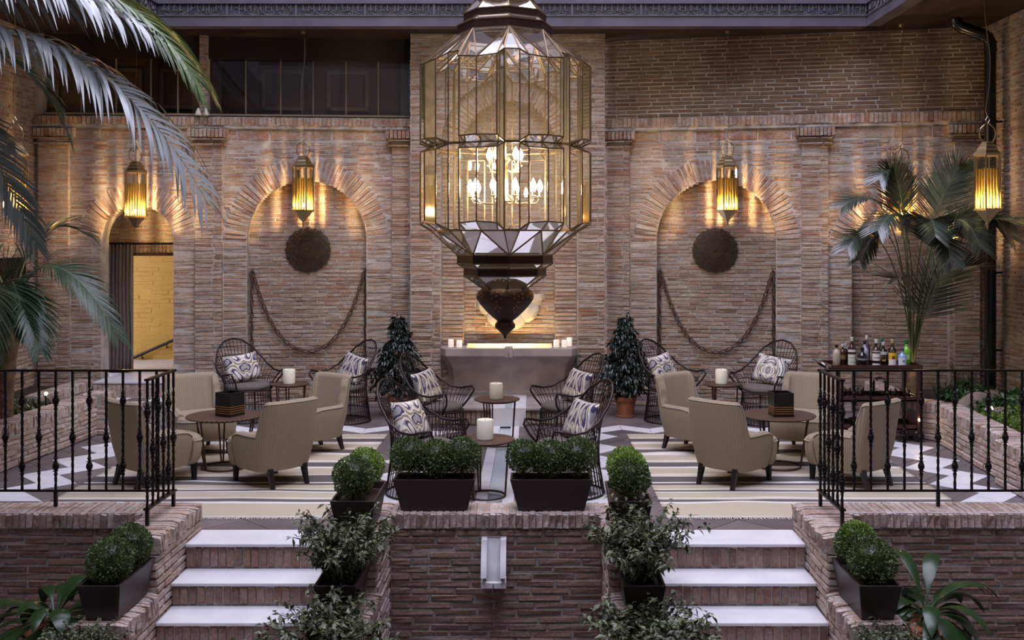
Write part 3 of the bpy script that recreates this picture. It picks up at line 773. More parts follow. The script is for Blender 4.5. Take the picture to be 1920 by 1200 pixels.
# inner candelabra
MB().lathe([(.05, 2.60), (.10, 2.63), (.03, 2.70), (.03, 3.0), (.06, 3.03), (.02, 3.08)], 16).build('candelabra_body', M['brass'], CH, smooth=40)
cups = [(10, .34, 2.66, 0.0), (5, .16, 2.97, .4)]
bulb_me = MB().lathe([(.008, 0), (.024, .03), (.029, .055), (.019, .09), (.002, .125)], 10, cap=False).mesh('bulb', M['bulb_big'], 180)
for n_, r, z, a0 in cups:
    for k in range(n_):
        t = a0+2*PI*k/n_; p = Vector((r*math.cos(t), r*math.sin(t), z))
        MB().tube([(0, 0, z-.03), p*.5+Vector((0, 0, (z-.07)*.5 if 0 else z*.5-.06)), p*.9+Vector((0, 0, z*.1-.05)), p], .008, 6).build('arm', M['brass'], CH)
        MB().lathe([(.012, 0), (.03, .012), (.014, .02), (.013, .06)], 10, Matrix.Translation(p)).build('candle_cup', M['brass'], CH)
        link('bulb', bulb_me, CH, loc=p+Vector((0, 0, .055)))

# ------------------------------------------------------------------ hexagonal lanterns
def make_lantern(label, loc):
    t = thing('hanging_lantern', label, 'lantern', loc, group='amber hexagonal lanterns')
    r = .135; A0 = PI/6*0+math.radians(90); hexr = lambda rr, z: ringpts(6, rr, z, A0+math.radians(30))
    lo, hi = hexr(r, 0), hexr(r, .57)
    b = MB().lathe([(r+.012, -.012), (r+.012, .012), (r-.02, .012), (r-.02, -.012)], 6, a0=A0+PI/6, cap=False); b.build('lower_rim', M['brass'], t)
    prof = [(r+.016, .565), (r+.016, .59), (.112, .625), (.112, .64), (.088, .665), (.088, .68), (.066, .70), (.066, .712), (.03, .72)]
    MB().lathe(prof, 6, a0=A0+PI/6).build('stepped_roof', M['brass'], t)
    pyr = []
    for k in range(7): pyr += [(r*(1-k/7)*.98, -.012-.022*k), (r*(1-(k+.55)/7)*.98, -.012-.022*k)]
    MB().lathe(pyr+[(.012, -.165), (.014, -.18), (.002, -.215)], 6, a0=A0+PI/6).build('stepped_base', M['brass'], t)
    for k in range(6):
        b = MB().bar(lo[k], hi[k], .013); b.build('upright', M['brass'], t)
        k2 = (k+1) % 6; a, c, d, e = lo[k], lo[k2], hi[k2], hi[k]
        MB().add([a, c, d, e], [(0, 1, 2, 3)]).build('glass_pane', M['lantern_glass'], t)
        for q in range(4):
            f_ = .14+.24*q; p = a.lerp(c, f_)*.98
            MB().tube([p+Vector((0, 0, .01)), p+Vector((0, 0, .43))], .0095, 8).build('glass_rod', M['amber'], t)
    pts = []
    for s in (1, -1):
        hp = [(s*.055, 0, .715), (s*.078, 0, .76), (s*.086, 0, .81), (s*.070, 0, .86), (s*.03, 0, .895), (s*.004, 0, .915)]
        MB().tube(hp, .007, 6).build('handle', M['brass'], t, smooth=180)
    MB().tube([(0, 0, .71), (0, 0, .92)], .005, 6).build('stem', M['brass'], t)
    MB().tube([(0, 0, .91), (.022, 0, .945), (0, 0, .985), (-.022, 0, .945)], .005, 6, closed=True).build('hanging_loop', M['brass'], t)
    MB().lathe([(.016, .0), (.018, .03), (.014, .04)], 10).build('lamp_holder', M['brass'], t)
    MB().lathe([(.003, .055), (.009, .065), (.010, .075), (.007, .09), (.001, .096)], 8, cap=False).build('bulb', M['bulb'], t, smooth=180)
    top = SOF-loc[2]; r_ = random.Random(int(abs(loc[0])*100)); am = r_.uniform(.015, .03); ph = r_.uniform(0, 6)
    MB().tube([(am*math.sin(ph+7*k/24), .004*math.sin(k), .985+(top-.985)*k/24) if 0 < k < 24 else (0, 0, .985+(top-.985)*k/24) for k in range(25)], .0045, 5).build('cord', M['brass'], t)
    MB().lathe([(.03, top-.03), (.035, top), (.005, top)], 12).build('ceiling_rose', M['brass'], t)
make_lantern('amber lantern hanging in front of the arched doorway with the curtain', (-5.127, 13.20, 2.549))
make_lantern('amber lantern above the black disc, in the niche left of the chandelier', (-3.008, 13.38, 2.63))
make_lantern('amber lantern above the brown disc, in the niche right of the chandelier', (2.53, 13.36, 2.63))
make_lantern('amber lantern half hidden by the palm, in the farthest right niche', (4.654, 12.95, 2.506))
make_lantern('large near amber lantern beside the black drainpipe', (4.79, 10.8, 2.57))
make_lantern('amber lantern glowing behind drooping palm leaves at the left wall', (-5.47, 10.8, 2.57))

# ------------------------------------------------------------------ wall ornaments
def wall_disc(F, uc, zc, r, label):
    c = F.P(uc, zc, .15-.03); t = thing('wall_disc', label, 'wall ornament', c, math.atan2(F.u.y, F.u.x), 'pierced metal discs')
    rings = [.0, .05, .11, .17, .225, .28, .335, .385, .43, .47]; rings = [x/.47*r*.955 for x in rings]; n_ = 40
    dome = lambda q: -.035*(1-(q/r)**2)
    v = []; f = []; b = MB()
    P_ = lambda q, a: Vector((q*math.cos(a), dome(q), q*math.sin(a)))
    for i in range(len(rings)-1):
        q0, q1 = rings[i], rings[i+1]
        for k in range(n_):
            a0 = 2*PI*(k+(.5 if i % 2 else 0))/n_; a1 = a0+2*PI/n_
            if i < 3: b.add([P_(q0, a0), P_(q0, a1), P_(q1, a1), P_(q1, a0)], [(0, 1, 2, 3)]); continue
            o = [P_(q0, a0), P_(q0, a1), P_(q1, a1), P_(q1, a0)]; qm, am = (q0+q1)/2, (a0+a1)/2; s = .86 if (i+k) % 2 else .66
            n4 = [P_(qm+(q0-qm)*s, am), P_(qm, am+(a1-am)*s), P_(qm+(q1-qm)*s, am), P_(qm, am+(a0-am)*s)]
            h0, h1, h2, h3 = n4
            b.add(o+n4, [(0, 1, 5, 4), (1, 2, 6, 5), (2, 3, 7, 6), (3, 0, 4, 7)])
    q0 = rings[-1]
    for k in range(n_*3):
        a0, a1 = 2*PI*k/(n_*3), 2*PI*(k+1)/(n_*3); w0 = r*(.985+.022*math.cos(a0*20)); w1 = r*(.985+.022*math.cos(a1*20))
        b.add([P_(q0, a0), P_(q0, a1), P_(w1, a1), P_(w0, a0)], [(0, 1, 2, 3)])
    o = b.build('pierced_plate', M['disc'], t, kind='stuff')
    md = o.modifiers.new('thick', 'SOLIDIFY'); md.thickness = .006
    MB().lathe([(.022, 0), (.016, .008), (.005, .010)], 16, Matrix.Translation((0, -.05, 0)) @ Matrix.Rotation(PI/2, 4, 'X')).build('boss', M['disc'], t, smooth=50)
    MB().lathe([(.02, 0), (.02, .06)], 10, Matrix.Translation((0, .03, 0)) @ Matrix.Rotation(PI/2, 4, 'X')).build('fixing', M['disc'], t)
wall_disc(LW, NICHE_L[0], 2.115, .305, 'dark pierced metal disc with scalloped rim, on the wall over the left chain')
wall_disc(RW, NICHE_R[0]-.01, 2.108, .305, 'lighter brown pierced metal disc with scalloped rim, on the wall over the right chain')
lm = chain_link(.058, .118, .0088).mesh('chain_link', M['rust'], 180)
def wall_chain(F, ua, ub, za, zb, label):
    o = F.P((ua+ub)/2, za, .10); t = thing('wall_chain', label, 'chain', o, math.atan2(F.u.y, F.u.x), 'rusty swag chains')
    half_ = (ub-ua)/2; lo_, hi_ = .05, 10
    for _ in range(60):
        a = (lo_+hi_)/2
        if a*(math.cosh(half_/a)-1) > za-zb: lo_ = a
        else: hi_ = a
    N_ = 400; pts = [(-half_+2*half_*k/N_) for k in range(N_+1)]; pts = [Vector((x, 0, zb-za+a*(math.cosh(x/a)-1))) for x in pts]
    L_ = 0; cum = [0]
    for p, q in zip(pts, pts[1:]): L_ += (q-p).length; cum.append(L_)
    n_ = round(L_/.092); i = 0
    for k in range(n_):
        s = (k+.5)*L_/n_
        while cum[i+1] < s: i += 1
        p = pts[i]; d = (pts[i+1]-pts[i]).normalized()
        m_ = Matrix.Translation(p) @ d.to_track_quat('Z', 'Y').to_matrix().to_4x4() @ Matrix.Rotation((PI/2 if k % 2 else .25)+PI/4*.6, 4, 'Z')
        link('chain_link', lm, t, mtx=m_)
    for sx, n2 in ((-1, 13), (1, 15)):
        for k in range(n2):
            m_ = Matrix.Translation((sx*half_+.012*sx, 0, -.04-.092*k)) @ Matrix.Rotation((PI/2 if k % 2 else .2)+.5, 4, 'Z'); link('chain_link', lm, t, mtx=m_)
        MB().tube([(sx*half_, .06, .03), (sx*half_, .0, .03), (sx*half_, -.02, .0), (sx*half_, .0, -.02)], .009, 6).build('wall_hook', M['rust'], t)
wall_chain(LW, NICHE_L[0]-.735, NICHE_L[0]+.755, 1.83, .745, 'rusty chain swagged across the niche left of the fountain')
wall_chain(RW, NICHE_R[0]-.745, NICHE_R[0]+.745, 1.83, .735, 'rusty chain swagged across the niche right of the fountain')
# stone basin with shell
t = thing('wall_basin', 'grey stone fountain basin under the carved shell', 'basin', (-.316, 13.35, .215))
b = MB(); secs = [(0.0, .86, .76, .06), (.04, .86, .76, .06), (.06, .83, .73, .08), (.22, .81, .72, .07), (.36, .82, .73, .01), (.46, .85, .76, -.09), (.52, .87, .79, -.16), (.545, .88, .80, -.18)]
rings_ = []
for z, xb, xf, yf in secs: rings_.append([Vector((-xb, .25, z)), Vector((-xb, yf+.12, z)), Vector((-xf, yf, z)), Vector((xf, yf, z)), Vector((xb, yf+.12, z)), Vector((xb, .25, z))])
vs = [v for r_ in rings_ for v in r_]; fs = []
for i in range(len(rings_)-1):
    for k in range(5): fs.append((i*6+k, i*6+k+1, i*6+7+k, i*6+6+k))
b.add(vs, fs); b.build('basin_body', M['basin_stone'], t, smooth=35)
rim = MB(); o_ = [(-.89, .25), (-.89, -.06), (-.81, -.21), (.81, -.21), (.89, -.06), (.89, .25)]; i_ = [(-.56, .25), (-.56, -.02), (-.54, -.08), (.54, -.08), (.56, -.02), (.56, .25)]
for k in range(5): rim.add([(*o_[k], .635), (*o_[k+1], .635), (*i_[k+1], .635), (*i_[k], .635), (*o_[k], .545), (*o_[k+1], .545), (*i_[k+1], .545), (*i_[k], .545)], [(0, 1, 2, 3), (0, 4, 5, 1), (3, 2, 6, 7), (4, 7, 6, 5)])
rb = rim.build('rim', M['basin_stone'], t)
MB().box(-.56, .56, -.07, .25, .555, .560).build('water', M['water'], t)
MB().box(-.56, .56, .20, .24, .56, .665).build('back_splash', M['shell'], t)
MB().box(-.05, .05, -.235, -.04, .535, .655).build('spout_lip', M['basin_stone'], t)
MB().box(-.45, .45, .0, .02, .562, .572).build('basin_lamp', M['bulb_basin'], t)
MB().tube([(0, -.235, .60), (0, -.24, .3), (0, -.24, .0)], .004, 6).build('water_stream', M['clear'], t)
t = thing('carved_shell', 'carved pale stone shell on the wall over the basin', 'shell', (-.316, 13.775, 1.53))
b = MB(); NR, NA = 10, 91
vs = []; fs = []
for i in range(NR):
    for k in range(NA):
        a = PI+PI*k/(NA-1); q = i/(NR-1); lob = abs(math.sin(9*(a-PI)/2*1.0)); r_ = .41*q*(1+.10*lob*q)
        vs.append((r_*math.cos(a), -.02-.10*math.sin(PI*q*.62)-.03*lob*q, r_*math.sin(a)*1.05))
for i in range(NR-1):
    for k in range(NA-1): fs.append((i*NA+k, i*NA+k+1, (i+1)*NA+k+1, (i+1)*NA+k))
o = b.add(vs, fs).build('shell_fan', M['shell'], t, smooth=60); md = o.modifiers.new('thick', 'SOLIDIFY'); md.thickness = .03
for k in range(9):
    a = PI+PI*(k+.5)/9; MB().tube([(.42*math.cos(a)+.028*(1-s/14)*math.cos(s*.75), -.085, .44*math.sin(a)+.028*(1-s/14)*math.sin(s*.75)) for s in range(14)], .012, 6).build('scroll', M['shell'], t, smooth=180)
MB().lathe([(.02, -.05), (.10, -.03), (.11, .02), (.05, .07), (.01, .08)], 16, Matrix.Translation((0, -.06, .03))).build('shell_hinge', M['shell'], t, smooth=60)
# marble water spout on the front wall
t = thing('water_spout', 'white marble water spout on the brick wall below the planters', 'spout', (-.293, 7.67, .02))
def cp(k):  # profile of the chute: out from the wall and down
    s = k/12; return (-.02-.12*math.sin(s*PI/2)**1.3, .0-.30*s)
b = MB(); pr = [cp(k) for k in range(13)]
vs = []; fs = []
for y, z in pr: vs += [(-.055, y+.012, z), (.055, y+.012, z), (.055, .02, z), (-.055, .02, z)]
for k in range(12):
    for q in range(4): q2 = (q+1) % 4; fs.append((4*k+q, 4*k+q2, 4*k+4+q2, 4*k+4+q))
fs += [(3, 2, 1, 0), (48, 49, 50, 51)]
b.add(vs, fs).build('chute', M['marble_grey'], t, smooth=40)
for s in (-1, 1):
    b = MB(); vs = []; fs = []
    for k, (y, z) in enumerate(pr[:11]): vs += [(s*.050, y-.06, z+.008), (s*.092, y-.06, z+.008), (s*.092, .02, z+.005), (s*.052, .02, z+.005)]
    for k in range(10):
        for q in range(4): q2 = (q+1) % 4; fs.append((4*k+q, 4*k+q2, 4*k+4+q2, 4*k+4+q) if s > 0 else (4*k+q2, 4*k+q, 4*k+4+q, 4*k+4+q2))
    fs += [(3, 2, 1, 0), (40, 41, 42, 43)]
    b.add(vs, fs).build('scroll_cheek', M['marble'], t, smooth=40)
MB().box(-.092, .092, -.165, .02, -.325, -.285).build('lip', M['marble'], t)
MB().box(-.095, .095, .0, .03, -.30, .01).build('back_plate', M['marble'], t)
MB().tube([(0, -.165, -.29), (0, -.172, -.40), (0, -.172, -1.02)], .0045, 6).build('water_stream', M['clear'], t)

# door curtain, rod, handrail
t = thing('door_curtain', 'taupe pleated curtain drawn to the left side of the doorway', 'curtain', LW.P(uL(-5.92), .42, .58), math.atan2(LW.u.y, LW.u.x))
b = MB(); n_ = 60; vs = []; fs = []
for j in range(9):
    for k in range(n_+1):
        x = .44*k/n_*(1+.02*math.sin(j*.9)); vs.append((x, .028*math.sin(k*.95)+.008*math.sin(k*.37+j*.5), .02+1.75*j/8))
for j in range(8):
    for k in range(n_): fs.append((j*(n_+1)+k, j*(n_+1)+k+1, (j+1)*(n_+1)+k+1, (j+1)*(n_+1)+k))
b.add(vs, fs); o = b.build('cloth', M['curtain'], t, smooth=180); md = o.modifiers.new('thick', 'SOLIDIFY'); md.thickness = .004
MB().tube([(-.06, 0, 1.78), (1.06, 0, 1.78)], .016, 8).build('rod', M['iron'], t)
t = thing('handrail', 'dark handrail climbing the ochre corridor wall behind the door', 'handrail', LW.P(uL(-6.05), .42, 2.10), math.atan2(LW.u.y, LW.u.x))
MB().tube([(-.1, 0, -.12), (.0, 0, -.02), (.9, 0, .38)], .022, 8).build('rail', M['iron'], t)
for x in (.25, .62): MB().tube([(x, 0, .44*x), (x, .0, .44*x-.09), (x, .10, .44*x-.09)], .010, 6).build('bracket', M['iron'], t)
def lamp_thing(name, label, cat, loc, size, m, body):
    t = thing(name, label, cat, loc); MB().lathe([(size*.2, 0), (size, .01), (size*1.05, size), (size*.4, size*1.6)], 14).build('bulb', m, t, smooth=60)
    MB().lathe([(size*1.2, size*1.5), (size*1.2, size*2.2), (size*.5, size*2.4)], 14).build('lamp_base', body, t); return t
lamp_thing('ceiling_lamp', 'small warm lamp in the corridor behind the doorway', 'lamp', (-5.75, 14.95, 3.11), .035, M['bulb_room'], M['brass'])
lamp_thing('entry_lamp', 'small warm lamp inside the door arch beside its right jamb', 'lamp', (-4.84, 13.98, 2.45), .022, M['bulb_entry'], M['brass'])
# little pair of bell shaped spotlights on the cornice
for x, lb in ((-4.435, 'left one of two pale bell shaped spotlights on the cornice above the pilaster'), (-4.335, 'right one of two pale bell shaped spotlights on the cornice above the pilaster')):
    t = thing('spotlight', lb, 'spotlight', LW.P(uL(x), 3.885, -.10))
    MB().lathe([(.042, .012), (.045, .02), (.034, .06), (.018, .095), (.012, .11)], 14).build('shade', M['white_metal'], t, smooth=40)
    MB().tube([(0, 0, .10), (0, .06, .11), (0, .14, .08)], .007, 6).build('bracket', M['iron'], t)
t = thing('drainpipe', 'glossy black drainpipe in the right corner with an elbow under the soffit', 'pipe', (5.60, 12.55, 0))
MB().tube([(0, 0, .35), (0, 0, 4.62)], .068, 16).build('pipe', M['drain'], t, smooth=60)
MB().tube([(0, 0, 4.55), (0, 0, 4.66), (-.03, .0, 4.73), (-.10, 0, 4.77), (-.34, .02, 4.86), (-.40, .02, 4.90), (-.42, .02, 4.97)], .074, 16).build('elbow', M['drain'], t, smooth=60)
for z in (.9, 1.85, 3.7): MB().lathe([(.07, -.015), (.08, -.015), (.08, .015), (.07, .015)], 16, Matrix.Translation((0, 0, z))).build('collar', M['drain'], t, smooth=40); MB().box(.06, .145, -.015, .015, z-.012, z+.012).build('bracket', M['drain'], t)
t = thing('air_vent', 'dark slatted air vent in the brick of the left side wall', 'vent', (-6.53, 12.65, 1.84))
MB().box(-.02, .02, -.40, .40, -.18, .18).build('backing', M['black'], t)
for k in range(9): MB().box(.02, .05, -.40, .40, -.165+.04*k, -.150+.04*k).build('slat', M['iron'], t)
b = MB()
for a in ((-.41, -.39, -.19, .19), (.39, .41, -.19, .19), (-.41, .41, .17, .19), (-.41, .41, -.19, -.17)): b.box(.0, .06, *a)
b.build('vent_frame', M['iron'], t)

# ------------------------------------------------------------------ wrought iron railings
def twisted(h, knots, w_=.0085):
    b = MB(); vs = []; fs = []; n_ = 44
    for k in range(n_+1):
        s = k/n_; tw = 0 if s > .86 or s < .04 else (s-.04)*26
        for q in range(4):
            a = PI/4+PI/2*q+tw; vs.append((w_*1.3*math.cos(a), w_*1.3*math.sin(a), h*s))
    for k in range(n_):
        for q in range(4): q2 = (q+1) % 4; fs.append((4*k+q, 4*k+q2, 4*k+4+q2, 4*k+4+q))
    b.add(vs, fs)
    for z in knots: b.lathe([(.009, -.075), (.016, -.062), (.010, -.048), (.011, -.04), (.024, -.036), (.011, -.030), (.020, -.022), (.026, 0), (.020, .022), (.011, .030), (.024, .036), (.011, .040), (.010, .048), (.016, .062), (.009, .075)], 10, Matrix.Translation((0, 0, z)), cap=False)
    return b
bal1 = twisted(.905, (.40,)).mesh('baluster', M['iron'], 35); bal2 = twisted(.905, (.18, .68)).mesh('baluster', M['iron'], 35)
def railing(label, xs, xe, xr, yrun, yfront):
    """long run from XS to XE at YRUN and a return along the cheek at XR towards the viewer"""
    t = thing('railing', label, 'railing', (xe, yrun, .215), group='wrought iron railings')
    lx = xs-xe; lr = xr-xe; ly = yfront-yrun
    def r(a, c, z0, z1, w_): return MB().box(min(a[0], c[0])-w_, max(a[0], c[0])+w_, min(a[1], c[1])-w_, max(a[1], c[1])+w_, z0, z1)
    r((lx, 0), (0, 0), 1.03, 1.045, .017).build('top_rail', M['iron'], t); r((0, 0), (0, ly), 1.03, 1.045, .017).build('top_rail', M['iron'], t)
    r((lx, 0), (0, 0), .112, .126, .013).build('bottom_rail', M['iron'], t); r((0, 0), (0, ly), .112, .126, .022).build('bottom_rail', M['iron'], t)
    s = 1 if xs > xe else -1; n_ = int(abs(lx)/.1285)
    for k in range(n_+1): link('baluster', bal2 if k % 2 == (1 if s < 0 else 0) else bal1, t, loc=(s*.1285*k, 0, .125))
    for k in range(1, 6): link('baluster', bal2 if k % 2 else bal1, t, loc=(0, ly*k/5, .125))
    for p in ((0, 0), (0, ly), (s*.1285*7, 0)): MB().box(p[0]-.012, p[0]+.012, p[1]-.012, p[1]+.012, 0, .112).build('post', M['iron'], t)
railing('black wrought iron railing with twisted balusters, left of the stairs', -4.45, -2.752, -2.752, 7.83, 7.30)
railing('black wrought iron railing with twisted balusters, right of the stairs', 4.55, 2.195, 2.195, 7.83, 7.28)

# ------------------------------------------------------------------ rugs
def rug_mat():
    m = bpy.data.materials.new('striped flatweave'); m.use_nodes = True; nt = m.node_tree; L = nt.links.new; b = nt.nodes['Principled BSDF']
    b.inputs['Roughness'].default_value = .95; b.inputs['Specular IOR Level'].default_value = .1
    tc = N(nt, 'ShaderNodeTexCoord'); sp = N(nt, 'ShaderNodeSeparateXYZ'); L(tc.outputs['Object'], sp.inputs[0])
    nz = N(nt, 'ShaderNodeTexNoise'); nz.inputs['Scale'].default_value = 1.5; L(tc.outputs['Object'], nz.inputs['Vector'])
    ma = N(nt, 'ShaderNodeMath', operation='MULTIPLY_ADD'); L(nz.outputs[0], ma.inputs[0]); ma.inputs[1].default_value = .05; L(sp.outputs[1], ma.inputs[2])
    mr = N(nt, 'ShaderNodeMapRange'); mr.inputs[1].default_value = .025; mr.inputs[2].default_value = 3.545; L(ma.outputs[0], mr.inputs[0])
    c = (.62, .58, .49); bg_ = (.47, .42, .325); d = (.125, .112, .11); wh = (.68, .66, .61)
    ys = [(8.28, c), (8.30, bg_), (8.70, wh), (8.76, d), (8.84, c), (8.90, bg_), (9.08, wh), (9.11, d), (9.17, c), (9.22, bg_), (9.36, d), (9.43, wh), (9.47, d), (9.53, d), (9.69, c), (9.80, bg_), (10.05, wh), (10.12, d), (10.31, c), (10.42, bg_), (10.65, wh), (10.75, d), (10.94, c), (11.05, bg_), (11.25, wh), (11.37, d), (11.55, c), (11.62, bg_), (11.75, c)]
    ys = [ys[0]]+ys[1:]
    r1 = ramp(nt, [(max(0, (y-8.28)/3.52), q) for y, q in ys], 'CONSTANT'); L(mr.outputs[0], r1.inputs[0])
    n2 = N(nt, 'ShaderNodeTexNoise'); n2.inputs['Scale'].default_value = 60; mp = N(nt, 'ShaderNodeMapping'); mp.inputs['Scale'].default_value = (.15, 6, 1); L(tc.outputs['Object'], mp.inputs[0]); L(mp.outputs[0], n2.inputs['Vector'])
    m2 = N(nt, 'ShaderNodeMapRange'); m2.inputs[3].default_value = .8; m2.inputs[4].default_value = 1.15; L(n2.outputs[0], m2.inputs[0])
    hv = N(nt, 'ShaderNodeHueSaturation'); L(r1.outputs[0], hv.inputs['Color']); L(m2.outputs[0], hv.inputs['Value']); L(hv.outputs[0], b.inputs['Base Color'])
    bp = N(nt, 'ShaderNodeBump'); bp.inputs['Strength'].default_value = .4; bp.inputs['Distance'].default_value = .004; L(n2.outputs[0], bp.inputs['Height']); L(bp.outputs[0], b.inputs['Normal'])
    return m
M['rug'] = rug_mat(); M['fringe'] = mat('cream fringe', (.62, .60, .55), .95)
def rug(x0, x1, label, seed):
    t = thing('rug', label, 'rug', (x0, 8.28, .0025), group='striped flatweave rugs'); r = random.Random(seed)
    W_, L_ = x1-x0, 3.52; nx, ny = 50, 110; vs = []; fs = []
    bl = [(r.uniform(.2, W_-.2), r.uniform(.4, 2.6), r.uniform(.15, .5), r.uniform(.03, .07), r.uniform(.008, .020)) for _ in range(16)]
    for j in range(ny+1):
        for i in range(nx+1):
            x, y = W_*i/nx, L_*j/ny; z = .007
            for bx, by, sx, sy, h in bl: z += h*math.exp(-((x-bx)/sx)**2-((y-by)/sy)**2)
            vs.append((x, y, z))
    for j in range(ny):
        for i in range(nx): fs.append((j*(nx+1)+i, j*(nx+1)+i+1, (j+1)*(nx+1)+i+1, (j+1)*(nx+1)+i))
    o = MB().add(vs, fs).build('rug_weave', M['rug'], t, smooth=180)
    md = o.modifiers.new('thick', 'SOLIDIFY'); md.thickness = .006; md.offset = -1
    b = MB()
    for y, s in ((0, -1), (L_, 1)):
        for k in range(int(W_/.016)):
            x = .008+.016*k; b.bar((x, y, .004), (x+r.uniform(-.01, .01), y+s*r.uniform(.03, .055), .003), .006, .004)
    b.build('fringe', M['fringe'], t, kind='stuff')
rug(-4.15, -1.68, 'cream and charcoal striped rug under the left group of armchairs', 3)
rug(1.08, 3.62, 'cream and charcoal striped rug under the right group of armchairs', 8)
# ------------------------------------------------------------------ armchairs
def fabric_mat():
    m = bpy.data.materials.new('striped beige fabric'); m.use_nodes = True; nt = m.node_tree; L = nt.links.new; b = nt.nodes['Principled BSDF']
    b.inputs['Roughness'].default_value = .9; b.inputs['Specular IOR Level'].default_value = .2; b.inputs['Sheen Weight'].default_value = .15
    a = N(nt, 'ShaderNodeAttribute', attribute_name='arc')
    s = N(nt, 'ShaderNodeMath', operation='MULTIPLY'); L(a.outputs['Fac'], s.inputs[0]); s.inputs[1].default_value = 2*PI/.021
    si = N(nt, 'ShaderNodeMath', operation='SINE'); L(s.outputs[0], si.inputs[0])
    r = ramp(nt, [(.0, (.25, .20, .138)), (.4, (.28, .228, .16)), (.7, (.33, .272, .195)), (1, (.31, .256, .182))])
    mr = N(nt, 'ShaderNodeMapRange'); mr.inputs[1].default_value = -1; L(si.outputs[0], mr.inputs[0]); L(mr.outputs[0], r.inputs[0])
    tc = N(nt, 'ShaderNodeTexCoord'); nz = N(nt, 'ShaderNodeTexNoise'); nz.inputs['Scale'].default_value = 260; L(tc.outputs['Object'], nz.inputs['Vector'])
    m2 = N(nt, 'ShaderNodeMapRange'); m2.inputs[3].default_value = .8; m2.inputs[4].default_value = 1.2; L(nz.outputs[0], m2.inputs[0])
    hv = N(nt, 'ShaderNodeHueSaturation'); L(r.outputs[0], hv.inputs['Color']); L(m2.outputs[0], hv.inputs['Value']); L(hv.outputs[0], b.inputs['Base Color'])
    return m
M['fabric'] = fabric_mat(); M['piping'] = mat('beige piping', (.36, .325, .27), .8)
def plan_curve():
    """outer plan of arms and back, from the front of one arm round the back to the other"""
    pts = [(-.302, .19), (-.314, .10), (-.318, 0), (-.315, -.14), (-.300, -.23), (-.262, -.288), (-.19, -.312), (-.09, -.322), (0, -.325)]
    return pts + [(-x, y) for x, y in reversed(pts[:-1])]
def resample(pts, n_):
    P_ = [Vector((*p, 0)) for p in pts]; cum = [0]
    for p, q in zip(P_, P_[1:]): cum.append(cum[-1]+(q-p).length)
    out = []; i = 0
    for k in range(n_+1):
        s = cum[-1]*k/n_
        while i < len(P_)-2 and cum[i+1] < s: i += 1
        t = (s-cum[i])/(cum[i+1]-cum[i]); out.append((P_[i].lerp(P_[i+1], t), s))
    return out, cum[-1]
